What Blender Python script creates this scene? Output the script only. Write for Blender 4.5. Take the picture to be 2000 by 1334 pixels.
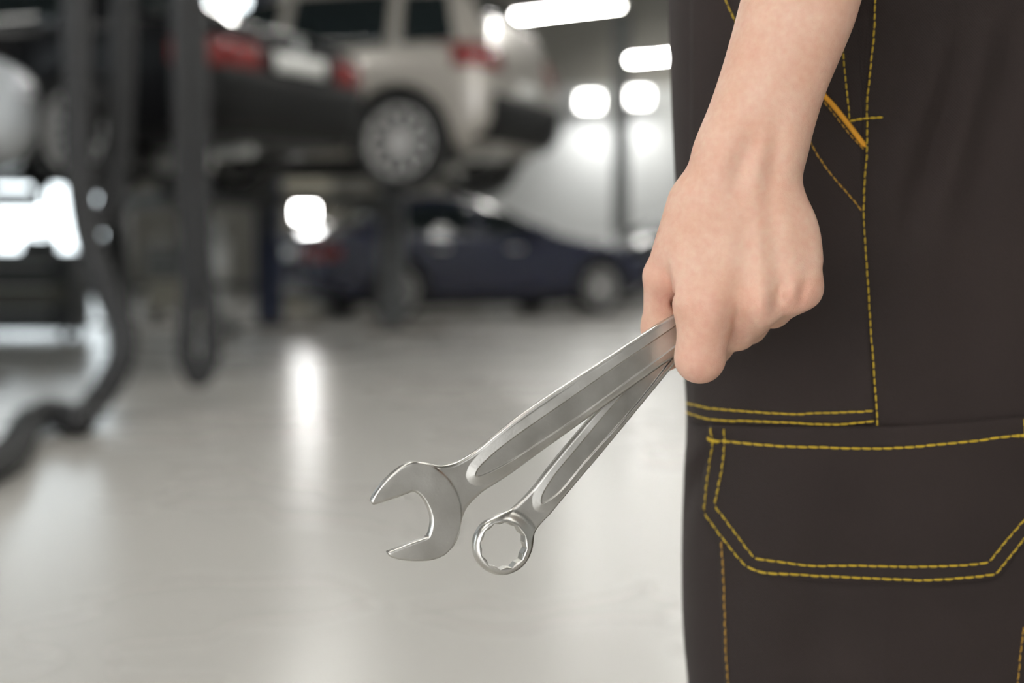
import bpy, bmesh, math, random
import numpy as np
from mathutils import Vector, Matrix
from mathutils.bvhtree import BVHTree

for _o in list(bpy.data.objects):
    bpy.data.objects.remove(_o)
random.seed(7)
scene = bpy.context.scene
COL = scene.collection

# ------------------------------------------------------------------ camera
W, H = 2000.0, 1334.0
LENS, SENSOR = 50.0, 36.0
F = W * LENS / SENSOR                 # focal length in pixels
HORIZON = 485.0                       # pixel row of the horizon
CAM_H = 0.80
PITCH = math.atan((H / 2 - HORIZON) / F)
D0 = 0.75                             # distance of the hand
cam_data = bpy.data.cameras.new('camera')
cam_data.lens, cam_data.sensor_width = LENS, SENSOR
cam_data.clip_start, cam_data.clip_end = 0.05, 200
cam_data.dof.use_dof = True
cam_data.dof.focus_distance = 0.752
cam_data.dof.aperture_fstop = 4.0
cam_data.dof.aperture_blades = 0
cam = bpy.data.objects.new('camera', cam_data)
cam.location = (0, 0, CAM_H)
cam.rotation_euler = (math.pi / 2 - PITCH, 0, 0)
COL.objects.link(cam)
scene.camera = cam
FWD = np.array([0, math.cos(PITCH), -math.sin(PITCH)])
DWN = np.array([0, -math.sin(PITCH), -math.cos(PITCH)])
RGT = np.array([1.0, 0, 0])
CAMP = np.array([0, 0, CAM_H])

# ------------------------------------------------------------------ sky, exposure
world = bpy.data.worlds.new('overcast_sky')
scene.world = world
world.use_nodes = True
wn = world.node_tree
bg = wn.nodes['Background']
bg.inputs['Color'].default_value = (0.96, 0.98, 1.0, 1)
bg.inputs['Strength'].default_value = 3.0
scene.view_settings.view_transform = 'Standard'
scene.view_settings.look = 'None'
scene.view_settings.gamma = 1.0
scene.view_settings.use_curve_mapping = False
scene.view_settings.exposure = 0.72
scene.cycles.use_denoising = True
scene.cycles.max_bounces = 5
scene.cycles.use_adaptive_sampling = True
scene.cycles.adaptive_threshold = 0.07
scene.cycles.adaptive_min_samples = 20
scene.cycles.diffuse_bounces = 2
scene.cycles.glossy_bounces = 2
scene.cycles.transparent_max_bounces = 12
scene.cycles.sample_clamp_indirect = 6.0

def area_light(name, loc, rot, sx, sy, energy, color=(1, 1, 1)):
    l = bpy.data.lights.new(name, 'AREA')
    l.shape, l.size, l.size_y, l.energy, l.color = 'RECTANGLE', sx, sy, energy, color
    o = bpy.data.objects.new(name, l)
    o.location, o.rotation_euler = loc, rot
    COL.objects.link(o)
    return o

# ------------------------------------------------------------------ geometry helpers
def c2w(P):
    """camera space (right, down, forward) to world"""
    P = np.asarray(P, float)
    return CAMP + P[..., 0:1] * RGT + P[..., 1:2] * DWN + P[..., 2:3] * FWD
def w2c(P):
    Q = np.asarray(P, float) - CAMP
    return np.stack([Q @ RGT, Q @ DWN, Q @ FWD], -1)
def cp(px, py, zmm=0.0):
    """camera-space point seen at (px, py), zmm millimetres behind the hand plane"""
    d = D0 + zmm / 1000.0
    return np.array([(px - W / 2) * d / F, (py - H / 2) * d / F, d])
def at_floor(px, py, z=0.0):
    """world point at height z seen at pixel (px, py)"""
    r = c2w(np.array([(px - W / 2) / F, (py - H / 2) / F, 1.0])) - CAMP
    t = (z - CAM_H) / r[2]
    return CAMP + r * t
def at_y(px, py, Y):
    """world point at distance Y seen at pixel (px, py)"""
    r = c2w(np.array([(px - W / 2) / F, (py - H / 2) / F, 1.0])) - CAMP
    return CAMP + r * (Y / r[1])

def smin(a, b, k):
    h = np.maximum(k - np.abs(a - b), 0.0) / k
    return np.minimum(a, b) - h * h * k * 0.25
def smax(a, b, k):
    return -smin(-a, -b, k)
def sstep(a, b, x):
    t = np.clip((x - a) / (b - a), 0, 1)
    return t * t * (3 - 2 * t)
def cone(P, a, b, ra, rb, kz=1.0):
    d = b - a
    L2 = float(d @ d) + 1e-12
    t = np.clip(((P - a) @ d) / L2, 0, 1)
    q = P - a - t[:, None] * d
    return np.sqrt(q[:, 0] ** 2 + q[:, 1] ** 2 + (q[:, 2] / kz) ** 2) - (ra + (rb - ra) * t)
def curve_tab(keys, n=600, sm=14):
    """smooth 1-D table through (t, v...) keys"""
    k = np.array(keys, float)
    t = np.linspace(k[0, 0], k[-1, 0], n)
    out = []
    ker = np.exp(-0.5 * (np.arange(-3 * sm, 3 * sm + 1) / sm) ** 2); ker /= ker.sum()
    for c in range(1, k.shape[1]):
        v = np.interp(t, k[:, 0], k[:, c])
        vp = np.concatenate([2 * v[0] - v[1:3 * sm + 1][::-1], v, 2 * v[-1] - v[-3 * sm - 1:-1][::-1]])
        out.append(np.convolve(vp, ker, 'valid'))
    return t, out

def surface_nets(f, lo, hi, h, block=8, lip=1.3):
    lo, hi = np.array(lo, float), np.array(hi, float)
    nb = np.ceil((hi - lo) / (h * block)).astype(int)
    n = nb * block
    ax = [lo[i] + (np.arange(nb[i]) + 0.5) * block * h for i in range(3)]
    G = np.stack(np.meshgrid(*ax, indexing='ij'), -1).reshape(-1, 3)
    fc = f(G)
    act = np.argwhere((np.abs(fc) < h * (block + 1) * 0.87 * lip).reshape(nb))
    V = np.repeat(np.repeat(np.repeat(fc.reshape(nb).astype(np.float32), block, 0), block, 1), block, 2)
    off = np.stack(np.meshgrid(*[np.arange(block)] * 3, indexing='ij'), -1).reshape(-1, 3)
    ch = 600
    for s in range(0, len(act), ch):
        I = (act[s:s + ch, None, :] * block + off[None]).reshape(-1, 3)
        V[I[:, 0], I[:, 1], I[:, 2]] = f(lo + I * h)
    S = V < 0
    c = np.zeros(n - 1, np.uint8)
    for dx in (0, 1):
        for dy in (0, 1):
            for dz in (0, 1):
                c += S[dx:n[0] - 1 + dx, dy:n[1] - 1 + dy, dz:n[2] - 1 + dz]
    cells = np.argwhere((c > 0) & (c < 8))
    idx = np.full(n - 1, -1, np.int32)
    idx[cells[:, 0], cells[:, 1], cells[:, 2]] = np.arange(len(cells))
    corners = np.array([[dx, dy, dz] for dx in (0, 1) for dy in (0, 1) for dz in (0, 1)])
    cv = np.stack([V[cells[:, 0] + k[0], cells[:, 1] + k[1], cells[:, 2] + k[2]] for k in corners], 1)
    acc = np.zeros((len(cells), 3)); cnt = np.zeros(len(cells))
    for i in range(8):
        for j in range(i + 1, 8):
            if np.abs(corners[i] - corners[j]).sum() != 1:
                continue
            m = (cv[:, i] < 0) != (cv[:, j] < 0)
            t = np.where(m, cv[:, i] / np.where(m, cv[:, i] - cv[:, j], 1), 0)
            p = corners[i] + t[:, None] * (corners[j] - corners[i])
            acc[m] += p[m]; cnt[m] += 1
    P = lo + (cells + acc / cnt[:, None]) * h
    quads = []
    for a in range(3):
        b, d = (a + 1) % 3, (a + 2) % 3
        sl0 = [slice(1, n[i] - 1) for i in range(3)]; sl1 = list(sl0)
        sl0[a] = slice(0, n[a] - 1); sl1[a] = slice(1, n[a])
        s0, s1 = S[tuple(sl0)], S[tuple(sl1)]
        E = np.argwhere(s0 != s1)
        st = s0[E[:, 0], E[:, 1], E[:, 2]]
        E = E + 1; E[:, a] -= 1
        ub = np.zeros(3, int); ub[b] = 1
        ud = np.zeros(3, int); ud[d] = 1
        q = [idx[tuple((E - k).T)] for k in (0 * ub, ub, ub + ud, ud)]
        q = np.stack(q, 1)
        q[~st] = q[~st][:, ::-1]
        quads.append(q)
    Q = np.concatenate(quads); Q = Q[(Q >= 0).all(1)]
    N = None
    for it in range(3):
        N, val = grad(f, P, h * 0.35), f(P)
        g2 = (N * N).sum(1)
        st = -(val / np.maximum(g2, 0.05))[:, None] * N
        ln = np.linalg.norm(st, axis=1, keepdims=True)
        P = P + st * np.minimum(1, h * 0.6 / np.maximum(ln, 1e-12))
    N = grad(f, P, h * 0.35)
    N /= np.maximum(np.linalg.norm(N, axis=1, keepdims=True), 1e-9)
    return P, Q, N
def grad(f, P, e):
    g = np.zeros_like(P)
    for i in range(3):
        d = np.zeros(3); d[i] = e
        g[:, i] = (f(P + d) - f(P - d)) / (2 * e)
    return g

def fast_mesh(name, V, Q, smooth=True):
    me = bpy.data.meshes.new(name)
    V = np.asarray(V, np.float32); Q = np.asarray(Q, np.int32)
    me.vertices.add(len(V)); me.vertices.foreach_set('co', V.ravel())
    k = Q.shape[1]
    me.loops.add(Q.size); me.loops.foreach_set('vertex_index', Q.ravel())
    me.polygons.add(len(Q)); me.polygons.foreach_set('loop_start', np.arange(0, Q.size, k, dtype=np.int32))
    me.polygons.foreach_set('use_smooth', np.full(len(Q), smooth))
    me.update(calc_edges=True); me.validate()
    return me

def link(name, me, mat=None, parent=None):
    o = bpy.data.objects.new(name, me)
    if mat is not None:
        if len(me.materials) == 0:
            me.materials.append(mat)
    COL.objects.link(o)
    if parent is not None:
        o.parent = parent
    return o
def empty(name, loc=(0, 0, 0), rz=0.0, label=None, cat=None, group=None, kind=None):
    o = bpy.data.objects.new(name, None)
    o.location = loc; o.rotation_euler = (0, 0, rz)
    o.empty_display_size = 0.1
    COL.objects.link(o)
    return tag(o, label, cat, group, kind)
def tag(o, label=None, cat=None, group=None, kind=None):
    if label: o['label'] = label
    if cat: o['category'] = cat
    if group: o['group'] = group
    if kind: o['kind'] = kind
    return o
def copy_tree(o, parent=None):
    c = o.copy(); COL.objects.link(c)
    if parent is not None:
        c.parent = parent
    for ch in o.children:
        copy_tree(ch, c)
    return c

class MB:
    """collects shapes, builds one mesh"""
    def __init__(s): s.bm = bmesh.new()
    def box(s, c, d, rz=0.0, bev=0.0, M=None):
        r = bmesh.ops.create_cube(s.bm, size=1.0)
        T = (M if M is not None else Matrix.Identity(4)) @ Matrix.Translation(c) @ Matrix.Rotation(rz, 4, 'Z') @ Matrix.Diagonal((*d, 1))
        bmesh.ops.transform(s.bm, matrix=T, verts=r['verts'])
        if bev > 0:
            ed = list({e for v in r['verts'] for e in v.link_edges})
            bmesh.ops.bevel(s.bm, geom=ed, offset=bev, segments=2, affect='EDGES', profile=0.6)
        return s
    def cyl(s, a, b, ra, rb=None, n=20, caps=True):
        a, b = Vector(a), Vector(b); rb = ra if rb is None else rb
        d = b - a
        r = bmesh.ops.create_cone(s.bm, cap_ends=caps, segments=n, radius1=ra, radius2=rb, depth=d.length)
        T = Matrix.Translation((a + b) / 2) @ d.to_track_quat('Z', 'Y').to_matrix().to_4x4()
        bmesh.ops.transform(s.bm, matrix=T, verts=r['verts'])
        return s
    def ball(s, c, r, sc=(1, 1, 1), u=16, v=10):
        q = bmesh.ops.create_uvsphere(s.bm, u_segments=u, v_segments=v, radius=r)
        bmesh.ops.transform(s.bm, matrix=Matrix.Translation(c) @ Matrix.Diagonal((*sc, 1)), verts=q['verts'])
        return s
    def tube(s, pts, r, n=12, caps=True, ribs=None):
        P = [Vector(p) for p in pts]
        rings, up = [], None
        for i, p in enumerate(P):
            t = (P[min(i + 1, len(P) - 1)] - P[max(i - 1, 0)]).normalized()
            if up is None:
                up = t.orthogonal().normalized()
            up = (up - t * up.dot(t)).normalized()
            bi = t.cross(up)
            rr = r if ribs is None else r * ribs[i % len(ribs)]
            rings.append([s.bm.verts.new(p + (up * math.cos(2 * math.pi * k / n) + bi * math.sin(2 * math.pi * k / n)) * rr) for k in range(n)])
        for i in range(len(rings) - 1):
            for k in range(n):
                s.bm.faces.new((rings[i][k], rings[i][(k + 1) % n], rings[i + 1][(k + 1) % n], rings[i + 1][k]))
        if caps:
            s.bm.faces.new(rings[0][::-1]); s.bm.faces.new(rings[-1])
        return s
    def lathe(s, prof, n=32, axis='Y', c=(0, 0, 0), closed=False):
        """prof: (radius, height) list turned about an axis"""
        rings = []
        for r, h in prof:
            ring = []
            for k in range(n):
                a = 2 * math.pi * k / n
                if axis == 'Y': v = (r * math.cos(a), h, r * math.sin(a))
                elif axis == 'Z': v = (r * math.cos(a), r * math.sin(a), h)
                else: v = (h, r * math.cos(a), r * math.sin(a))
                ring.append(s.bm.verts.new((v[0] + c[0], v[1] + c[1], v[2] + c[2])))
            rings.append(ring)
        m = len(rings)
        for i in range(m if closed else m - 1):
            a, b = rings[i], rings[(i + 1) % m]
            for k in range(n):
                s.bm.faces.new((a[k], a[(k + 1) % n], b[(k + 1) % n], b[k]))
        if not closed:
            for ring, rv in ((rings[0], True), (rings[-1], False)):
                s.bm.faces.new(ring[::-1] if rv else ring)
        return s
    def build(s, name, mat, parent=None, smooth=False, angle=40):
        bmesh.ops.recalc_face_normals(s.bm, faces=s.bm.faces[:])
        me = bpy.data.meshes.new(name)
        for f in s.bm.faces: f.smooth = smooth
        if smooth and angle < 179:
            for e in s.bm.edges:
                if len(e.link_faces) == 2 and e.calc_face_angle(0) > math.radians(angle):
                    e.smooth = False
        s.bm.to_mesh(me); s.bm.free()
        return link(name, me, mat, parent)

def spline(pts, n=10):
    """Catmull-Rom through pts"""
    P = [np.array(p, float) for p in pts]
    P = [2 * P[0] - P[1]] + P + [2 * P[-1] - P[-2]]
    out = []
    for i in range(1, len(P) - 2):
        for k in range(n):
            t = k / n
            a, b, c, d = P[i - 1:i + 3]
            out.append(0.5 * ((2 * b) + (c - a) * t + (2 * a - 5 * b + 4 * c - d) * t * t + (3 * b - a - 3 * c + d) * t ** 3))
    out.append(P[-2])
    return np.array(out)

def shell_panel(pts, nrm, off, base=-0.003, soft=True):
    """grid (r, c, 3) of surface points and normals -> closed panel proud of the surface by off"""
    r, c = pts.shape[:2]
    o = np.full((r, c), off)
    V = pts + nrm * o[..., None]
    V = V.reshape(-1, 3)
    Q = []
    I = np.arange(r * c).reshape(r, c)
    Q = np.stack([I[:-1, :-1], I[:-1, 1:], I[1:, 1:], I[1:, :-1]], -1).reshape(-1, 4)
    ring = np.concatenate([I[0, :], I[1:, -1], I[-1, :-1][::-1], I[1:-1, 0][::-1]])
    Vf, Nf = pts.reshape(-1, 3)[ring], nrm.reshape(-1, 3)[ring]
    lay = [(0.62, 0.35), (1.0, 1.0)] if soft else [(1.0, 1.0)]
    cen = pts.reshape(-1, 3).mean(0)
    allV, prev, base_i = [V], ring, len(V)
    for fr, _ in lay:
        hgt = off + (base - off) * fr
        out = Vf - cen; out -= (out * Nf).sum(1, keepdims=True) * Nf
        out /= np.maximum(np.linalg.norm(out, axis=1, keepdims=True), 1e-9)
        allV.append(Vf + Nf * hgt + out * (abs(off) * 0.35 if soft else 0))
        cur = np.arange(base_i, base_i + len(ring)); base_i += len(ring)
        Q = np.concatenate([Q, np.stack([prev, cur, np.roll(cur, -1), np.roll(prev, -1)], -1)])
        prev = cur
    V = np.concatenate(allV)
    # outward orientation
    a, b, d = V[Q[0, 0]], V[Q[0, 1]], V[Q[0, 3]]
    if np.dot(np.cross(b - a, d - a), nrm[0, 0]) < 0:
        Q = Q[:, ::-1]
    return V, Q

# ------------------------------------------------------------------ materials
def mat_new(name):
    m = bpy.data.materials.new(name); m.use_nodes = True
    return m, m.node_tree, m.node_tree.nodes['Principled BSDF']
def mat(name, col, rough=0.5, metal=0.0, noise=0.0, scale=20, bump=0.0, bscale=60, coat=0.0, spec=0.5):
    m, nt, p = mat_new(name)
    p.inputs['Base Color'].default_value = (*col, 1)
    p.inputs['Roughness'].default_value = rough
    p.inputs['Metallic'].default_value = metal
    p.inputs['Coat Weight'].default_value = coat
    p.inputs['Coat Roughness'].default_value = 0.05
    p.inputs['Specular IOR Level'].default_value = spec
    tc = nt.nodes.new('ShaderNodeTexCoord')
    if noise > 0:
        n = nt.nodes.new('ShaderNodeTexNoise'); n.inputs['Scale'].default_value = scale; n.inputs['Detail'].default_value = 5
        nt.links.new(tc.outputs['Object'], n.inputs['Vector'])
        mx = nt.nodes.new('ShaderNodeMixRGB'); mx.blend_type = 'MIX'
        mx.inputs[1].default_value = (*[c * (1 - noise) for c in col], 1)
        mx.inputs[2].default_value = (*[min(1, c * (1 + noise)) for c in col], 1)
        nt.links.new(n.outputs['Fac'], mx.inputs[0]); nt.links.new(mx.outputs[0], p.inputs['Base Color'])
    if bump > 0:
        n = nt.nodes.new('ShaderNodeTexNoise'); n.inputs['Scale'].default_value = bscale; n.inputs['Detail'].default_value = 6
        nt.links.new(tc.outputs['Object'], n.inputs['Vector'])
        b = nt.nodes.new('ShaderNodeBump'); b.inputs['Strength'].default_value = bump; b.inputs['Distance'].default_value = 0.01
        nt.links.new(n.outputs['Fac'], b.inputs['Height']); nt.links.new(b.outputs['Normal'], p.inputs['Normal'])
    return m
def mat_emit(name, col, strength):
    m, nt, p = mat_new(name)
    p.inputs['Base Color'].default_value = (*col, 1)
    p.inputs['Emission Color'].default_value = (*col, 1)
    p.inputs['Emission Strength'].default_value = strength
    return m
def mat_pane(name):
    m = bpy.data.materials.new(name); m.use_nodes = True
    nt = m.node_tree; nt.nodes.clear()
    out = nt.nodes.new('ShaderNodeOutputMaterial'); mx = nt.nodes.new('ShaderNodeMixShader')
    t = nt.nodes.new('ShaderNodeBsdfTransparent'); t.inputs[0].default_value = (0.93, 0.97, 0.98, 1)
    g = nt.nodes.new('ShaderNodeBsdfGlossy'); g.inputs['Roughness'].default_value = 0.03
    fr = nt.nodes.new('ShaderNodeFresnel'); fr.inputs[0].default_value = 1.45
    nt.links.new(fr.outputs[0], mx.inputs[0]); nt.links.new(t.outputs[0], mx.inputs[1]); nt.links.new(g.outputs[0], mx.inputs[2])
    nt.links.new(mx.outputs[0], out.inputs[0])
    return m

def mat_floor():
    m, nt, p = mat_new('polished_resin_floor')
    tc = nt.nodes.new('ShaderNodeTexCoord')
    n1 = nt.nodes.new('ShaderNodeTexNoise'); n1.inputs['Scale'].default_value = 0.7; n1.inputs['Detail'].default_value = 3
    n2 = nt.nodes.new('ShaderNodeTexNoise'); n2.inputs['Scale'].default_value = 45; n2.inputs['Detail'].default_value = 4
    cr = nt.nodes.new('ShaderNodeValToRGB')
    cr.color_ramp.elements[0].position, cr.color_ramp.elements[0].color = 0.1, (0.60, 0.575, 0.535, 1)
    cr.color_ramp.elements[1].position, cr.color_ramp.elements[1].color = 0.9, (0.635, 0.61, 0.57, 1)
    mx = nt.nodes.new('ShaderNodeMixRGB'); mx.blend_type = 'MULTIPLY'; mx.inputs[0].default_value = 0.15
    rr = nt.nodes.new('ShaderNodeMapRange'); rr.inputs['To Min'].default_value = 0.265; rr.inputs['To Max'].default_value = 0.285
    for n in (n1, n2): nt.links.new(tc.outputs['Object'], n.inputs['Vector'])
    nt.links.new(n1.outputs['Fac'], cr.inputs[0]); nt.links.new(cr.outputs[0], mx.inputs[1]); nt.links.new(n2.outputs['Fac'], mx.inputs[2])
    nt.links.new(mx.outputs[0], p.inputs['Base Color'])
    nt.links.new(n1.outputs['Fac'], rr.inputs['Value']); nt.links.new(rr.outputs[0], p.inputs['Roughness'])
    p.inputs['Specular IOR Level'].default_value = 0.6
    return m

def mat_cloth():
    m, nt, p = mat_new('dark_brown_twill')
    tc = nt.nodes.new('ShaderNodeTexCoord')
    mp = nt.nodes.new('ShaderNodeMapping'); mp.inputs['Rotation'].default_value = (0, math.radians(38), 0)
    wv = nt.nodes.new('ShaderNodeTexWave'); wv.wave_type = 'BANDS'; wv.bands_direction = 'X'
    wv.inputs['Scale'].default_value = 260; wv.inputs['Distortion'].default_value = 1.2; wv.inputs['Detail'].default_value = 2; wv.inputs['Detail Scale'].default_value = 3
    n1 = nt.nodes.new('ShaderNodeTexNoise'); n1.inputs['Scale'].default_value = 9; n1.inputs['Detail'].default_value = 5
    n2 = nt.nodes.new('ShaderNodeTexNoise'); n2.inputs['Scale'].default_value = 1500; n2.inputs['Detail'].default_value = 2
    cr = nt.nodes.new('ShaderNodeValToRGB')
    cr.color_ramp.elements[0].position, cr.color_ramp.elements[0].color = 0.3, (0.033, 0.0222, 0.0192, 1)
    cr.color_ramp.elements[1].position, cr.color_ramp.elements[1].color = 0.75, (0.046, 0.0312, 0.0270, 1)
    mx = nt.nodes.new('ShaderNodeMixRGB'); mx.blend_type = 'MULTIPLY'; mx.inputs[0].default_value = 0.55
    ad = nt.nodes.new('ShaderNodeMath'); ad.operation = 'MULTIPLY_ADD'; ad.inputs[1].default_value = 0.6
    b = nt.nodes.new('ShaderNodeBump'); b.inputs['Strength'].default_value = 0.55; b.inputs['Distance'].default_value = 0.0005
    nt.links.new(tc.outputs['Object'], mp.inputs['Vector']); nt.links.new(mp.outputs[0], wv.inputs['Vector'])
    for n in (n1, n2): nt.links.new(tc.outputs['Object'], n.inputs['Vector'])
    nt.links.new(n1.outputs['Fac'], cr.inputs[0]); nt.links.new(cr.outputs[0], mx.inputs[1]); nt.links.new(wv.outputs['Fac'], mx.inputs[2])
    nt.links.new(mx.outputs[0], p.inputs['Base Color'])
    nt.links.new(wv.outputs['Fac'], ad.inputs[0]); nt.links.new(n2.outputs['Fac'], ad.inputs[2])
    nt.links.new(ad.outputs[0], b.inputs['Height']); nt.links.new(b.outputs['Normal'], p.inputs['Normal'])
    p.inputs['Roughness'].default_value = 0.78
    p.inputs['Specular IOR Level'].default_value = 0.3
    p.inputs['Sheen Weight'].default_value = 0.03
    p.inputs['Sheen Roughness'].default_value = 0.5
    p.inputs['Sheen Tint'].default_value = (0.6, 0.5, 0.48, 1)
    return m

def mat_skin(red_spots):
    """skin with redder areas (world-space centre, radius) over the knuckles"""
    m, nt, p = mat_new('skin')
    tc = nt.nodes.new('ShaderNodeTexCoord')
    n1 = nt.nodes.new('ShaderNodeTexNoise'); n1.inputs['Scale'].default_value = 45; n1.inputs['Detail'].default_value = 4
    n2 = nt.nodes.new('ShaderNodeTexNoise'); n2.inputs['Scale'].default_value = 260; n2.inputs['Detail'].default_value = 4
    v = nt.nodes.new('ShaderNodeTexVoronoi'); v.inputs['Scale'].default_value = 900; v.feature = 'DISTANCE_TO_EDGE'
    for n in (n1, n2, v): nt.links.new(tc.outputs['Object'], n.inputs['Vector'])
    cr = nt.nodes.new('ShaderNodeValToRGB')
    cr.color_ramp.elements[0].position, cr.color_ramp.elements[0].color = 0.3, (0.75, 0.432, 0.305, 1)
    cr.color_ramp.elements[1].position, cr.color_ramp.elements[1].color = 0.7, (0.83, 0.535, 0.40, 1)
    nt.links.new(n1.outputs['Fac'], cr.inputs[0])
    last = cr.outputs[0]
    geo = nt.nodes.new('ShaderNodeNewGeometry')
    for c, r, amt in red_spots:
        d = nt.nodes.new('ShaderNodeVectorMath'); d.operation = 'DISTANCE'; d.inputs[1].default_value = c
        nt.links.new(geo.outputs['Position'], d.inputs[0])
        mr = nt.nodes.new('ShaderNodeMapRange'); mr.interpolation_type = 'SMOOTHSTEP'
        mr.inputs['From Min'].default_value = 0; mr.inputs['From Max'].default_value = r
        mr.inputs['To Min'].default_value = amt; mr.inputs['To Max'].default_value = 0
        nt.links.new(d.outputs['Value'], mr.inputs['Value'])
        mx = nt.nodes.new('ShaderNodeMixRGB'); mx.inputs[2].default_value = (0.66, 0.30, 0.22, 1)
        nt.links.new(mr.outputs[0], mx.inputs[0]); nt.links.new(last, mx.inputs[1]); last = mx.outputs[0]
    mx = nt.nodes.new('ShaderNodeMixRGB'); mx.blend_type = 'OVERLAY'; mx.inputs[0].default_value = 0.2
    nt.links.new(last, mx.inputs[1]); nt.links.new(n2.outputs['Fac'], mx.inputs[2])
    nt.links.new(mx.outputs[0], p.inputs['Base Color'])
    p.inputs['Roughness'].default_value = 0.52
    p.inputs['Specular IOR Level'].default_value = 0.42
    p.inputs['Subsurface Weight'].default_value = 0.18
    p.inputs['Subsurface Radius'].default_value = (1.0, 0.35, 0.18)
    p.inputs['Subsurface Scale'].default_value = 0.006
    b = nt.nodes.new('ShaderNodeBump'); b.inputs['Strength'].default_value = 0.45; b.inputs['Distance'].default_value = 0.0007
    ad = nt.nodes.new('ShaderNodeMath'); ad.operation = 'MULTIPLY_ADD'; ad.inputs[1].default_value = 0.5
    nt.links.new(v.outputs['Distance'], ad.inputs[0]); nt.links.new(n2.outputs['Fac'], ad.inputs[2])
    nt.links.new(ad.outputs[0], b.inputs['Height']); nt.links.new(b.outputs['Normal'], p.inputs['Normal'])
    return m

def mat_steel():
    m, nt, p = mat_new('satin_chrome_steel')
    tc = nt.nodes.new('ShaderNodeTexCoord')
    n1 = nt.nodes.new('ShaderNodeTexNoise'); n1.inputs['Scale'].default_value = 55; n1.inputs['Detail'].default_value = 6
    n2 = nt.nodes.new('ShaderNodeTexNoise'); n2.inputs['Scale'].default_value = 700; n2.inputs['Detail'].default_value = 3
    for n in (n1, n2): nt.links.new(tc.outputs['Object'], n.inputs['Vector'])
    cr = nt.nodes.new('ShaderNodeValToRGB')
    cr.color_ramp.elements[0].position, cr.color_ramp.elements[0].color = 0.32, (0.54, 0.52, 0.48, 1)
    cr.color_ramp.elements[1].position, cr.color_ramp.elements[1].color = 0.68, (0.66, 0.64, 0.60, 1)
    nt.links.new(n1.outputs['Fac'], cr.inputs[0]); nt.links.new(cr.outputs[0], p.inputs['Base Color'])
    rr = nt.nodes.new('ShaderNodeMapRange'); rr.inputs['To Min'].default_value = 0.26; rr.inputs['To Max'].default_value = 0.40
    nt.links.new(n1.outputs['Fac'], rr.inputs['Value']); nt.links.new(rr.outputs[0], p.inputs['Roughness'])
    p.inputs['Metallic'].default_value = 1.0
    b = nt.nodes.new('ShaderNodeBump'); b.inputs['Strength'].default_value = 0.10; b.inputs['Distance'].default_value = 0.0004
    nt.links.new(n2.outputs['Fac'], b.inputs['Height']); nt.links.new(b.outputs['Normal'], p.inputs['Normal'])
    return m

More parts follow.
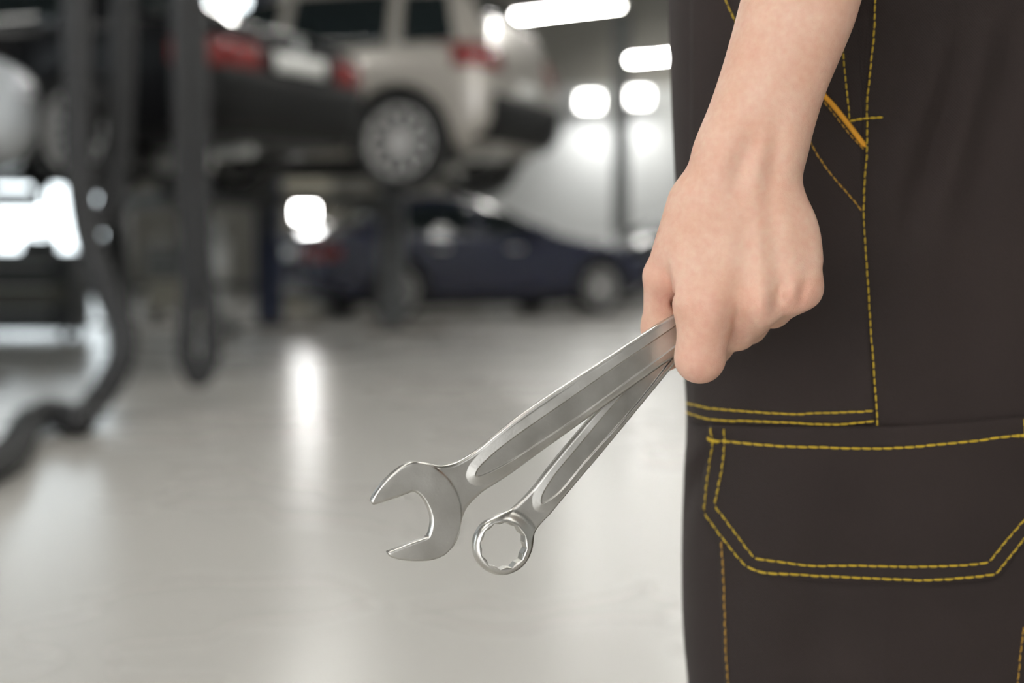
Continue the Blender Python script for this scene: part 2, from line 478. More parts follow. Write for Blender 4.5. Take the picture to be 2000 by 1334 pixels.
M = {
    'floor': mat_floor(),
    'ceiling': mat('dark_grey_ceiling', (0.10, 0.105, 0.105), 0.8, noise=0.1, scale=3),
    'wall': mat('grey_beige_plaster', (0.36, 0.345, 0.31), 0.85, noise=0.06, scale=4, bump=0.1, bscale=80),
    'wall_white': mat('white_plaster', (0.62, 0.63, 0.62), 0.8, noise=0.05, scale=4),
    'beige': mat('beige_paint', (0.36, 0.33, 0.26), 0.6, noise=0.05, scale=8),
    'beam': mat('grey_painted_steel', (0.13, 0.135, 0.135), 0.6, noise=0.1, scale=5),
    'asphalt': mat('concrete_apron', (0.33, 0.32, 0.30), 0.9, noise=0.15, scale=5),
    'frame': mat('dark_aluminium', (0.10, 0.105, 0.11), 0.45, 0.6, noise=0.05),
    'pane': mat_pane('window_glass'),
    'rubber': mat('black_rubber', (0.018, 0.018, 0.018), 0.75, noise=0.2, scale=20),
    'hose': mat('dark_grey_hose', (0.026, 0.026, 0.027), 0.65, noise=0.15, scale=30),
    'rim': mat('silver_alloy', (0.62, 0.61, 0.60), 0.4, 0.25, noise=0.04),
    'chrome': mat('chrome', (0.85, 0.85, 0.85), 0.08, 1.0),
    'glass': mat('dark_car_glass', (0.010, 0.014, 0.015), 0.04, spec=0.7),
    'red': mat('red_lamp_lens', (0.17, 0.012, 0.012), 0.2, coat=0.3),
    'clear': mat('clear_lamp_lens', (0.62, 0.63, 0.66), 0.12, 0.3, coat=0.8),
    'plate': mat('white_number_plate', (0.75, 0.75, 0.72), 0.4),
    'black_plastic': mat('black_plastic', (0.009, 0.009, 0.009), 0.6, noise=0.1, spec=0.25),
    'champagne': mat('pale_champagne_paint', (0.42, 0.39, 0.35), 0.34, 0.3, noise=0.02, coat=0.7),
    'black_paint': mat('black_car_paint', (0.006, 0.006, 0.007), 0.3, coat=0.0, spec=0.13),
    'navy': mat('navy_car_paint', (0.014, 0.017, 0.045), 0.25, coat=0.6),
    'grey_paint': mat('dark_grey_car_paint', (0.035, 0.038, 0.040), 0.3, coat=0.8),
    'reflection_paint': mat('silver_reflection_paint', (0.66, 0.69, 0.72), 0.3, 0.4, coat=0.8),  # silver body colour stands in for daylight reflected in dark glass
    'post_grey': mat('grey_lift_paint', (0.15, 0.152, 0.15), 0.45, noise=0.08, scale=6),
    'post_dark': mat('dark_lift_paint', (0.045, 0.046, 0.047), 0.5, noise=0.08, scale=6),
    'post_blue': mat('dark_blue_lift_paint', (0.020, 0.032, 0.085), 0.45, noise=0.08, scale=6),
    'rust': mat('brown_steel', (0.11, 0.085, 0.06), 0.6, noise=0.2, scale=12),
    'cabinet': mat('black_cabinet_paint', (0.020, 0.023, 0.024), 0.5, noise=0.1),
    'cab_front': mat('olive_drawer_paint', (0.075, 0.073, 0.055), 0.5, noise=0.1),
    'metal': mat('galvanised_steel', (0.55, 0.55, 0.53), 0.4, 0.7, noise=0.1, scale=12),
    'lamp_house': mat('white_lamp_housing', (0.6, 0.6, 0.6), 0.5),
    'tube': mat_emit('white_tube_light', (1.0, 0.99, 0.94), 48.0),
    'flood': mat_emit('white_flood_light', (1.0, 0.99, 0.95), 9.0),
    'work': mat_emit('white_work_light', (1.0, 0.99, 0.97), 24.0),
    'green': mat('green_paint', (0.03, 0.12, 0.06), 0.5),
    'cloth': mat_cloth(),
    'thread': mat('yellow_thread', (0.60, 0.40, 0.02), 0.65, noise=0.25, scale=900, bump=0.2, bscale=3000),
    'thread_orange': mat('ochre_thread', (0.52, 0.28, 0.03), 0.7, noise=0.25, scale=900),
    'thread_blue': mat('blue_thread', (0.012, 0.022, 0.07), 0.8),
    'piping': mat('orange_piping', (0.74, 0.33, 0.014), 0.65, noise=0.1, scale=400),
    'seam': mat('dark_seam', (0.012, 0.010, 0.009), 0.9),
    'shirt': mat('grey_cotton', (0.10, 0.10, 0.11), 0.9, noise=0.1, scale=40),
    'boot': mat('brown_leather', (0.05, 0.03, 0.02), 0.55, noise=0.2, scale=30, bump=0.2),
    'steel': mat_steel(),
}
# ------------------------------------------------------------------ the hall
X0, X1, Y0, Y1, ZC = -13.0, 7.0, -7.0, 27.5, 6.8
def struct(o): o['kind'] = 'structure'; return o
def plane_slab(name, x0, x1, y0, y1, z0, z1, m):
    return struct(MB().box(((x0 + x1) / 2, (y0 + y1) / 2, (z0 + z1) / 2), (x1 - x0, y1 - y0, z1 - z0)).build(name, m))
plane_slab('floor', X0 - 0.3, X1 + 0.3, Y0 - 0.3, Y1 + 0.3, -0.12, 0.0, M['floor'])
plane_slab('ground', -60, 60, -70, 90, -0.30, -0.14, M['asphalt'])
plane_slab('ceiling', X0 - 0.3, X1 + 0.3, Y0 - 0.3, Y1 + 0.3, ZC, ZC + 0.2, M['ceiling'])

def wall_with_holes(name, axis, fixed, a0, a1, holes, m, t=0.3):
    """wall in the plane axis=fixed from a0 to a1, with rectangular holes (h0, h1, z0, z1)"""
    mb = MB()
    def seg(p0, p1, z0, z1):
        if p1 - p0 < 1e-4 or z1 - z0 < 1e-4: return
        c, d = ((p0 + p1) / 2, (z0 + z1) / 2), (p1 - p0, z1 - z0)
        if axis == 'y': mb.box((c[0], fixed, c[1]), (d[0], t, d[1]))
        else: mb.box((fixed, c[0], c[1]), (t, d[0], d[1]))
    cur = a0
    for h0, h1, z0, z1 in sorted(holes):
        seg(cur, h0, 0, ZC); seg(h0, h1, 0, z0); seg(h0, h1, z1, ZC); cur = h1
    seg(cur, a1, 0, ZC)
    return struct(mb.build(name, m))
def glazing(name, axis, fixed, h0, h1, z0, z1, nc, nr, fr=0.07):
    """a window: frame and mullions with one pane object per field"""
    mb = MB()
    def bar(p0, p1, q0, q1):
        c, d = ((p0 + p1) / 2, (q0 + q1) / 2), (p1 - p0, q1 - q0)
        if axis == 'y': mb.box((c[0], fixed, c[1]), (d[0], 0.09, d[1]))
        else: mb.box((fixed, c[0], c[1]), (0.09, d[0], d[1]))
    xs, zs = np.linspace(h0, h1, nc + 1), np.linspace(z0, z1, nr + 1)
    for x in xs: bar(x - fr / 2, x + fr / 2, z0, z1)
    for i in range(nc):
        for z in zs: bar(xs[i] + fr / 2, xs[i + 1] - fr / 2, z - fr / 2, z + fr / 2)
    w = struct(mb.build(name, M['frame']))
    pm = None
    for i in range(nc):
        for j in range(nr):
            c = ((xs[i] + xs[i + 1]) / 2, (zs[j] + zs[j + 1]) / 2)
            if pm is None:
                d = (xs[1] - xs[0] - fr + 0.02, zs[1] - zs[0] - fr + 0.02)
                b = MB().box((0, 0, 0), (d[0], 0.012, d[1]) if axis == 'y' else (0.012, d[0], d[1]))
                o = b.build('pane', M['pane'], w); pm = o.data
            else:
                o = link('pane', pm, None, w)
            o.location = (c[0], fixed, c[1]) if axis == 'y' else (fixed, c[0], c[1])
    return w
GX0, GX1 = -12.3, at_y(208, 485, Y1)[0]
HX0, HX1 = at_y(352, 0, Y1)[0], at_y(492, 0, Y1)[0]
wall_with_holes('wall_back', 'y', Y1 + 0.15, X0 - 0.3, X1 + 0.3, [(GX0, GX1, 0.72, 4.7), (HX0, HX1, 4.95, 6.6)], M['wall'])
glazing('window_1', 'y', Y1 + 0.1, GX0, GX1, 0.72, 4.7, 4, 3)
glazing('window_4', 'y', Y1 + 0.1, HX0, HX1, 4.95, 6.6, 2, 2, 0.16)
wall_with_holes('wall_left', 'x', X0 - 0.15, Y0, Y1, [(-4.5, 6.0, 1.0, 4.4), (9.0, 17.0, 1.0, 4.4)], M['wall'])
glazing('window_added', 'x', X0 - 0.1, -4.5, 6.0, 1.0, 4.4, 8, 3)  # unseen windows, added to light the hand from the left
glazing('window_3', 'x', X0 - 0.1, 9.0, 17.0, 1.0, 4.4, 6, 3)
wall_with_holes('wall_right', 'x', X1 + 0.15, Y0, Y1, [], M['wall_white'])
wall_with_holes('wall_front', 'y', Y0 - 0.15, X0 - 0.3, X1 + 0.3, [(-8.8, 1.0, 0.0, 4.3)], M['wall'])
# white rendered bay of the back wall on the right
plane_slab('wall_panel', -0.6, X1, Y1 - 0.06, Y1 + 0.0, 0.0, 3.9, M['wall_white'])
plane_slab('baseboard_back', GX1 + 0.1, X1, Y1 - 0.10, Y1 - 0.061, 0.0, 0.14, M['beam'])
for i, y in enumerate((2.0, 7.5, 13.0, 18.5, 24.0)):
    plane_slab('trim_%d' % (i + 1), X0, X1, y - 0.12, y + 0.12, ZC - 0.38, ZC - 0.001, M['beam'])
# steel column of the hall on the right, against the white wall
c0 = at_y(1212, 485, 24.6)
mb = MB()
mb.box((c0[0], 24.6, 2.4), (0.10, 0.26, 4.8)); mb.box((c0[0], 24.47, 2.4), (0.26, 0.03, 4.8)); mb.box((c0[0], 24.73, 2.4), (0.26, 0.03, 4.8))
mb.box((c0[0], 24.6, 0.015), (0.42, 0.42, 0.03))
o = mb.build('steel_column', M['beam']); struct(o); o['label'] = 'grey steel roof column in front of the white back wall'
# beige pillar that carries the work light
pb = at_y(600, 610, 17.6)
mb = MB().box((pb[0], 17.85, ZC / 2), (0.54, 0.5, ZC - 0.002), bev=0.015).box((pb[0], 17.85, 0.06), (0.60, 0.56, 0.12), bev=0.01)
o = mb.build('beige_pillar', M['beige']); struct(o); o['label'] = 'beige square pillar carrying the bright work light'

# ------------------------------------------------------------------ lamps
def tube_light(p, ang, L, label):
    t = empty('ceiling_light', (p[0], p[1], p[2]), ang, label, 'ceiling light', 'tube lights under the ceiling')
    MB().box((0, 0, 0.055), (L, 0.24, 0.06), bev=0.012).build('housing', M['lamp_house'], t)
    for s in (-1, 1):
        MB().cyl((-L / 2 + 0.04, s * 0.06, 0.0), (L / 2 - 0.04, s * 0.06, 0.0), 0.022, n=14).build('tube', M['tube'], t, True)
        for e in (-1, 1):
            MB().cyl((e * L / 2, s * 0.06, 0.0), (e * (L / 2 - 0.04), s * 0.06, 0.0), 0.026, n=12).build('end_cap', M['lamp_house'], t)
    for s in (-1, 1):
        MB().cyl((s * L * 0.35, 0, 0.08), (s * L * 0.35, 0, ZC - p[2]), 0.006, n=8).build('suspension_rod', M['beam'], t)
    return t
TA = math.atan2(-1.15, 1.56)
pts_l = [((0.78, 21.3, 4.3), 'lit tube light hanging nearest over the pale raised car'),
         ((at_y(1305, 104, 25.6)[0], 25.6, 4.2), 'lit tube light half hidden behind the mechanic at top'),
         ((-5.5, 8.0, 4.5), 'unseen tube light added high above the hoses on the left'),  # this and later tubes hang out of view, added to brighten the hall
         ((-1.0, 5.0, 4.5), 'unseen tube light added high above the tool in the hand'),
         ((3.2, 10.0, 4.5), 'unseen tube light added on the right over the open floor'),
         ((1.6, 3.0, 4.6), 'unseen tube light added high above the mechanic'),
         ((-1.7, 2.6, 4.3), 'unseen tube light added to brighten the near floor on the left'),
         ((0.6, 8.5, 4.6), 'unseen tube light added above the middle of the open floor'),
         ((-2.4, 15.6, 4.5), 'unseen tube light added to brighten the grey and blue lift posts'),
         ((2.6, 15.0, 4.6), 'unseen tube light added over the right side behind the mechanic'),
         ((-2.0, -1.5, 4.5), 'unseen tube light added behind the photographer on the left'),
         ((3.0, -2.0, 4.5), 'unseen tube light added behind the photographer on the right')]
for p, lb in pts_l:
    tube_light(p, TA, 1.95, lb)

def wall_flood(px, py, Y, label):
    p = at_y(px, py, Y)
    t = empty('wall_light', (p[0], p[1], p[2]), 0, label, 'wall light', 'flood lights on the white wall')
    Rm = Matrix.Rotation(math.radians(24), 4, 'X')
    MB().box((0, 0.06, 0), (0.46, 0.12, 0.34), bev=0.02, M=Rm).build('housing', M['lamp_house'], t)
    MB().box((0, -0.006, 0), (0.40, 0.014, 0.28), M=Rm).build('lens', M['flood'], t)
    MB().box((0, 0.23, 0.12), (0.08, Y1 - 0.06 - Y - 0.02, 0.05)).build('bracket', M['beam'], t)
    l = bpy.data.lights.new('flood', 'SPOT'); l.energy = 38; l.spot_size = math.radians(125); l.spot_blend = 1.0; l.shadow_soft_size = 0.15
    lo = bpy.data.objects.new('flood_glow', l); COL.objects.link(lo); lo.parent = t
    lo.location = (0, -0.12, -0.2); lo.rotation_euler = (math.radians(28), 0, 0)
    return t
wall_flood(1152, 198, 26.9, 'bright flood light on the white wall, left one of the pair')
wall_flood(1247, 190, 26.9, 'bright flood light on the white wall, beside the mechanic')

# square work light on the beige pillar
wl = at_y(596, 408, 17.45)
t = empty('work_light', (wl[0], wl[1], wl[2]), 0, 'glaring square work light mounted on the beige pillar', 'work light')
MB().box((0, 0.06, 0), (0.30, 0.10, 0.30), bev=0.015).build('housing', M['black_plastic'], t)
MB().box((0, 0.005, 0), (0.26, 0.02, 0.26), bev=0.008).build('lens', M['work'], t)
MB().box((0, 0.13, 0), (0.06, 0.06, 0.34)).build('bracket', M['beam'], t)

# ------------------------------------------------------------------ cars
def cast_grid(bvh, O, U, Vv, us, vs, dirn, skip=False):
    """cast a grid of rays onto a body: O + u*U + v*V along dirn"""
    P = np.zeros((len(vs), len(us), 3)); N = np.zeros_like(P)
    d = Vector(dirn).normalized()
    for j, v in enumerate(vs):
        for i, u in enumerate(us):
            uu, vv = (u(v), v) if callable(u) else (u, v)
            o = Vector(O) + Vector(U) * uu + Vector(Vv) * vv
            h, n, _, _ = bvh.ray_cast(o, d)
            if h is None:
                h2 = bvh.find_nearest(o + d * 1.5)
                h, n = h2[0], h2[1]
            if n.dot(d) > 0: n = -n
            P[j, i], N[j, i] = h, n
    return P, N
def car_panel(name, bvh, O, U, Vv, us, vs, dirn, m, parent, off=0.006):
    P, N = cast_grid(bvh, O, U, Vv, us, vs, dirn)
    Nm = N.reshape(-1, 3).mean(0); Nm /= np.linalg.norm(Nm)
    N = 0.5 * N + 0.5 * Nm; N /= np.linalg.norm(N, axis=2, keepdims=True)
    V, Q = shell_panel(P, N, off, -0.02, soft=False)
    return link(name, fast_mesh(name, V, Q, True), m, parent)

WHEELS = {}
def wheel_meshes(R, wd, spokes):
    k = (R, wd, spokes)
    if k in WHEELS: return WHEELS[k]
    rr = R * 0.72
    ty = MB().lathe([(rr, -wd * 0.42), (R * 0.86, -wd * 0.5), (R * 0.96, -wd * 0.46), (R, -wd * 0.34), (R, wd * 0.34), (R * 0.96, wd * 0.46), (R * 0.86, wd * 0.5), (rr, wd * 0.42), (rr * 0.97, wd * 0.3), (rr * 0.97, -wd * 0.3)], 40, closed=True)
    ty = ty.build('tyre', M['rubber'], None, True, 50)
    b = MB().lathe([(rr, -wd * 0.42), (rr * 0.98, -wd * 0.44), (rr * 0.93, -wd * 0.42), (rr * 0.90, -wd * 0.2), (rr * 0.90, wd * 0.3), (rr * 0.99, wd * 0.3)], 40, closed=True)
    b.lathe([(0.001, -wd * 0.36), (rr * 0.20, -wd * 0.36), (rr * 0.24, -wd * 0.30), (rr * 0.24, -wd * 0.1), (0.001, -wd * 0.1)], 24)
    for s in range(spokes):
        T = Matrix.Rotation(2 * math.pi * s / spokes, 4, 'Y')
        b.box((0, -wd * 0.30, rr * 0.56), (rr * 0.15, wd * 0.12, rr * 0.76), bev=rr * 0.02, M=T)
    rm = b.build('rim', M['rim'], None, True, 40)
    dk = MB().lathe([(0.001, 0.0), (rr * 0.88, 0.0), (rr * 0.88, wd * 0.06), (0.001, wd * 0.06)], 30)  .build('brake_disc', M['black_plastic'], None, True, 40)
    WHEELS[k] = (ty.data, rm.data, dk.data)
    for o in (ty, rm, dk): bpy.data.objects.remove(o)
    return WHEELS[k]
def add_wheel(car, x, y, R, wd, spokes, name='wheel'):
    w = empty(name, (x, y, R)); w.parent = car
    w.rotation_euler = (0, 0.3 * x, math.pi if y > 0 else 0)
    for nm, me in zip(('tyre', 'rim', 'brake_disc'), wheel_meshes(R, wd, spokes)):
        link(nm, me, None, w)
    return w

def arch_liner(car, ax, s, track, R, ra):
    b = MB(); bm = b.bm
    an = np.linspace(math.radians(-12), math.radians(192), 25)
    y0, y1 = s * (track - 0.155), s * (track + 0.07)
    A = [bm.verts.new((ax + ra * math.cos(t), y0, R + ra * math.sin(t))) for t in an]
    B = [bm.verts.new((ax + ra * math.cos(t), y1, R + ra * math.sin(t))) for t in an]
    A2 = [bm.verts.new((ax + (ra - 0.012) * math.cos(t), y0, R + (ra - 0.012) * math.sin(t))) for t in an]
    B2 = [bm.verts.new((ax + (ra - 0.012) * math.cos(t), y1, R + (ra - 0.012) * math.sin(t))) for t in an]
    for i in range(24):
        bm.faces.new((A[i], A[i + 1], B[i + 1], B[i])); bm.faces.new((A2[i], B2[i], B2[i + 1], A2[i + 1]))
        bm.faces.new((B[i], B[i + 1], B2[i + 1], B2[i])); bm.faces.new((A[i], A2[i], A2[i + 1], A[i + 1]))
    bm.faces.new(A2)
    return b.build('arch_liner', M['rubber'], car, True, 50)
def make_car(label, st, paint, R=0.34, wd=0.22, axles=(1.35, -1.35), track=0.77, spokes=10, arch=1.16,
             glass_x=(0.9, -1.9), win=None, screen=None, rear=None, tail=None, head=None, cladding=False, badge=False, hood_open=False):
    car = empty('car', (0, 0, 0), 0, label, 'car')
    rows = []
    for x, zl, zb, zt, w, wr in st:
        half = [(0.0, zl), (w * 0.8, zl), (w * 0.97, zl + 0.07), (w, zl + 0.5 * (zb - zl)), (w * 0.985, zb - 0.02), (w * 0.96, zb + 0.02), (wr, zt - 0.05), (wr * 0.78, zt), (0.0, zt + 0.012)]
        ring = [(x, y, z) for y, z in half] + [(x, -y, z) for y, z in half[-2:0:-1]]
        rows.append(ring)
    bm = bmesh.new()
    vs = [[bm.verts.new(p) for p in ring] for ring in rows]
    n = len(rows[0])
    for i in range(len(vs) - 1):
        for k in range(n):
            bm.faces.new((vs[i][k], vs[i][(k + 1) % n], vs[i + 1][(k + 1) % n], vs[i + 1][k]))
    bm.faces.new(vs[0][::-1]); bm.faces.new(vs[-1])
    bmesh.ops.recalc_face_normals(bm, faces=bm.faces[:])
    me = bpy.data.meshes.new('body'); bm.to_mesh(me); bm.free()
    ob = link('body', me, paint)
    sb = ob.modifiers.new('s', 'SUBSURF'); sb.levels = sb.render_levels = 2
    cb = MB()
    for ax in axles:
        for s in (-1, 1): cb.cyl((ax, s * (track - 0.16), R), (ax, s * (track + 0.6), R), R * arch, n=40)
    cut = cb.build('cutter', M['black_plastic'])
    bo = ob.modifiers.new('b', 'BOOLEAN'); bo.operation = 'DIFFERENCE'; bo.object = cut; bo.solver = 'EXACT'
    dg = bpy.context.evaluated_depsgraph_get()
    me2 = bpy.data.meshes.new_from_object(ob.evaluated_get(dg)); me2.name = 'body'
    ob.modifiers.clear(); ob.data = me2
    bpy.data.objects.remove(cut)
    if len(me2.materials) == 0: me2.materials.append(paint)
    for p in me2.polygons: p.use_smooth = True; 
    bm = bmesh.new(); bm.from_mesh(me2)
    for e in bm.edges:
        if len(e.link_faces) == 2 and e.calc_face_angle(0) > math.radians(38): e.smooth = False
    bm.to_mesh(me2)
    bvh = BVHTree.FromBMesh(bm); bm.free()
    ob.parent = car
    lin = np.linspace
    for s in (-1, 1):
        for (xa, xb, xc, xd, z0, z1) in win:            # bottom xa..xb, top xc..xd
            us = [(lambda v, q=q: (xa + (xb - xa) * q) * (1 - (v - z0) / (z1 - z0)) + (xc + (xd - xc) * q) * ((v - z0) / (z1 - z0))) for q in lin(0, 1, 9)]
            car_panel('side_window', bvh, (0, s * 1.6, 0), (1, 0, 0), (0, 0, 1), us, lin(z0, z1, 6), (0, -s, 0), M['glass'], car)
    x0, x1, w0, w1 = screen
    us = [(lambda v, q=q: q * (w0 + (w1 - w0) * (v - x0) / (x1 - x0))) for q in lin(-1, 1, 13)]
    car_panel('windscreen', bvh, (0, 0, 2.6), (0, 1, 0), (1, 0, 0), us, lin(x0, x1, 9), (0, 0, -1), M['glass'], car)
    x0, x1, w0, w1 = rear
    us = [(lambda v, q=q: q * (w0 + (w1 - w0) * (v - x0) / (x1 - x0))) for q in lin(-1, 1, 13)]
    car_panel('rear_window', bvh, (0, 0, 2.6), (0, 1, 0), (1, 0, 0), us, lin(x0, x1, 7), (0, 0, -1), M['glass'], car)
    xr, xf = st[-1][0], st[0][0]
    y0, y1, z0, z1 = tail
    for s in (-1, 1):
        car_panel('tail_light', bvh, (xr - 0.9, s * 0.0, 0), (0, s, 0), (0, 0, 1), lin(y0, y1, 9), lin(z0, z1, 5), (1, 0, 0), M['red'], car, 0.014)
        car_panel('tail_light', bvh, (xr + 0.02, s * 1.6, 0), (1, 0, 0), (0, 0, 1), lin(0.06, 0.30, 5), lin(z0 + 0.02, z1, 5), (0, -s, 0), M['red'], car, 0.012)
    y0, y1, z0, z1 = head
    for s in (-1, 1):
        car_panel('headlight', bvh, (xf + 0.9, s * 0.0, 0), (0, s, 0), (0, 0, 1), lin(y0, y1, 9), lin(z0, z1, 5), (-1, 0, 0), M['clear'], car, 0.014)
    car_panel('grille', bvh, (xf + 0.9, 0, 0), (0, 1, 0), (0, 0, 1), lin(-y0 * 0.85, y0 * 0.85, 9), lin(z0 - 0.16, z1 - 0.03, 5), (-1, 0, 0), M['black_plastic'], car, 0.01)
    zl = st[len(st) // 2][1]
    if cladding:
        car_panel('lower_bumper', bvh, (xr - 0.9, 0, 0), (0, 1, 0), (0, 0, 1), lin(-0.80, 0.80, 15), lin(zl + 0.14, zl + 0.48, 6), (1, 0, 0), M['black_plastic'], car, 0.03)
        for s in (-1, 1):
            car_panel('sill', bvh, (0, s * 1.6, 0), (1, 0, 0), (0, 0, 1), lin(axles[1] + R * 1.2, axles[0] - R * 1.2, 9), lin(zl + 0.08, zl + 0.22, 4), (0, -s, 0), M['black_plastic'], car, 0.015)
    car_panel('number_plate', bvh, (xr - 0.9, 0, 0), (0, 1, 0), (0, 0, 1), lin(-0.26, 0.26, 5), lin(zl + 0.50, zl + 0.61, 3), (1, 0, 0), M['plate'], car, 0.012)
    zb = st[len(st) // 2][2]
    for s in (-1, 1):
        for x in (0.12, -0.85):
            h = bvh.ray_cast(Vector((x, s * 1.6, zb - 0.12)), Vector((0, -s, 0)))[0]
            MB().box((x, h.y + s * 0.02, zb - 0.12), (0.2, 0.03, 0.03), bev=0.008).build('door_handle', M['chrome'], car)
        h = bvh.ray_cast(Vector((win[0][0] - 0.1, s * 1.6, zb + 0.02)), Vector((0, -s, 0)))[0]
        MB().box((win[0][0] - 0.08, h.y + s * 0.12, zb + 0.07), (0.12, 0.22, 0.15), bev=0.035).box((win[0][0] - 0.06, h.y + s * 0.02, zb + 0.02), (0.06, 0.1, 0.05)).build('mirror', paint, car, True, 60)
        MB().box((0.0, s * 0.35, zl - 0.02), (axles[0] - axles[1] - 0.4, 0.10, 0.12), bev=0.02).build('chassis_rail', M['black_plastic'], car)
    for ax in axles:
        MB().cyl((ax, -track + 0.05, R), (ax, track - 0.05, R), 0.045, n=12).build('axle', M['black_plastic'], car)
        for s in (-1, 1):
            add_wheel(car, ax, s * track, R, wd, spokes)
            arch_liner(car, ax, s, track, R, R * arch * 0.985)
    MB().cyl((xr + 0.05, 0.45, zl + 0.02), (xr + 0.8, 0.45, zl + 0.0), 0.035, n=14).cyl((xr + 0.6, 0.2, zl), (xr + 0.6, 0.55, zl), 0.1, n=16).build('exhaust', M['metal'], car, True)
    MB().box((0, 0, zl - 0.005), (axles[0] - axles[1] + 0.7, 1.36, 0.05), bev=0.02).build('underbody', M['rubber'], car)
    if badge:
        h = bvh.ray_cast(Vector((xr - 0.9, 0, zb - 0.07)), Vector((1, 0, 0)))[0]
        MB().lathe([(0.001, 0), (0.06, 0), (0.055, -0.014), (0.001, -0.018)], 24, 'X', c=(h.x, 0, zb - 0.07)).build('badge', M['chrome'], car, True)
    if hood_open:
        x0h, x1h = axles[0] - 0.55, xf - 0.15
        L = x1h - x0h
        T = Matrix.Translation((x0h, 0, zb + 0.10)) @ Matrix.Rotation(math.radians(-52), 4, 'Y')
        MB().box((L / 2, 0, 0.0), (L, 1.35, 0.035), bev=0.015, M=T).box((L / 2, 0, -0.03), (L * 0.85, 1.1, 0.02), M=T).build('bonnet', paint, car)
        MB().cyl((x1h - 0.25, 0.55, zb + 0.02), T @ Vector((L * 0.7, 0.55, -0.03)), 0.008, n=8).build('bonnet_prop', M['metal'], car)
    return car
SUV = [(2.32, .46, .78, .80, .58, .52), (2.24, .34, .88, .93, .80, .70), (1.80, .27, .98, 1.05, .91, .80), (1.05, .26, 1.03, 1.13, .93, .82), (0.72, .26, 1.05, 1.27, .935, .76),
       (0.05, .26, 1.06, 1.66, .935, .66), (-0.7, .26, 1.07, 1.74, .935, .64), (-1.4, .27, 1.09, 1.72, .935, .63), (-1.82, .29, 1.09, 1.62, .92, .62), (-2.00, .36, 1.07, 1.34, .90, .66), (-2.11, .42, .98, 1.06, .86, .74), (-2.15, .50, .80, .84, .76, .66)]
SEDAN = [(2.30, .42, .62, .64, .56, .50), (2.22, .28, .70, .76, .76, .66), (1.75, .20, .80, .87, .87, .76), (0.95, .19, .88, .95, .89, .78), (0.55, .19, .90, 1.10, .89, .70),
         (-0.05, .19, .91, 1.39, .89, .58), (-0.7, .19, .92, 1.44, .89, .57), (-1.2, .20, .93, 1.34, .89, .58), (-1.62, .21, .93, 1.10, .88, .66), (-1.85, .23, .93, 1.00, .87, .72), (-2.25, .30, .90, .97, .83, .70), (-2.36, .40, .80, .84, .74, .62)]
W_SUV = [(0.62, -0.28, 0.18, -0.26, 1.12, 1.56), (-0.40, -1.28, -0.38, -1.22, 1.12, 1.58), (-1.40, -1.84, -1.34, -1.68, 1.14, 1.55)]
W_SED = [(0.48, -0.25, 0.05, -0.23, 0.95, 1.31), (-0.36, -1.32, -0.34, -1.05, 0.96, 1.31)]

def put(car, x, y, z, fx, fy):
    car.location = (x, y, z); car.rotation_euler = (0, 0, math.atan2(fy, fx))
    return car
# pale SUV raised on the lift: rear left wheel seen at pixel x 790
suv = make_car('pale champagne off-road car raised on a lift, seen from its rear corner', SUV, M['champagne'], R=0.385, wd=0.25, axles=(1.38, -1.38), track=0.79,
               win=W_SUV, screen=(0.92, 0.22, 0.70, 0.56), rear=(-1.97, -1.85, 0.62, 0.52), tail=(0.56, 0.88, 0.92, 1.12), head=(0.42, 0.74, 0.70, 0.86), cladding=True)
put(suv, -1.875, 12.41, 1.24, -0.94, 0.34)
black = make_car('black saloon car raised high on a lift behind the hanging hoses', SEDAN, M['black_paint'], R=0.33, win=W_SED, screen=(0.85, 0.05, 0.66, 0.50), rear=(-1.72, -1.28, 0.60, 0.50),
                 tail=(0.40, 0.82, 0.66, 0.82), head=(0.40, 0.70, 0.55, 0.68), cladding=True, badge=True)
f = np.array([-0.90, 0.436]); r_ = np.array([f[1], -f[0]])
rl = np.array([at_y(412, 100, 7.9)[0], 7.9])           # rear left corner
cxy = rl + 2.33 * f + 0.84 * r_
put(black, cxy[0], cxy[1], 1.15, *f)
navy = make_car('dark navy saloon car standing on the floor behind the grey lift post', SEDAN, M['navy'], R=0.33, win=W_SED, screen=(0.85, 0.05, 0.66, 0.50), rear=(-1.72, -1.28, 0.60, 0.50),
                tail=(0.40, 0.82, 0.66, 0.82), head=(0.40, 0.70, 0.55, 0.68))
put(navy, at_y(915, 500, 17.2)[0], 17.2, 0.0, 0.86, 0.51)
grey = make_car('dark grey car parked far back beside the mechanic', SEDAN, M['grey_paint'], R=0.33, win=W_SED, screen=(0.85, 0.05, 0.66, 0.50), rear=(-1.72, -1.28, 0.60, 0.50),
                tail=(0.40, 0.82, 0.66, 0.82), head=(0.40, 0.70, 0.55, 0.68))
put(grey, at_y(1335, 500, 21.8)[0], 21.8, 0.0, -0.93, -0.37)
silver = make_car('car raised at the far left edge, silver standing in for reflected daylight, nose towards the hoses', SEDAN, M['reflection_paint'], R=0.33, win=W_SED, screen=(0.85, 0.05, 0.66, 0.50), rear=(-1.72, -1.28, 0.60, 0.50),
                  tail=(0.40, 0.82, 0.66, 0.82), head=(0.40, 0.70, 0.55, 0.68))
fs = np.array([0.95, 0.31]); nose = np.array([at_y(78, 200, 7.2)[0], 7.2])
cxy = nose - 2.30 * fs
put(silver, cxy[0] , cxy[1], 0.92, *fs)

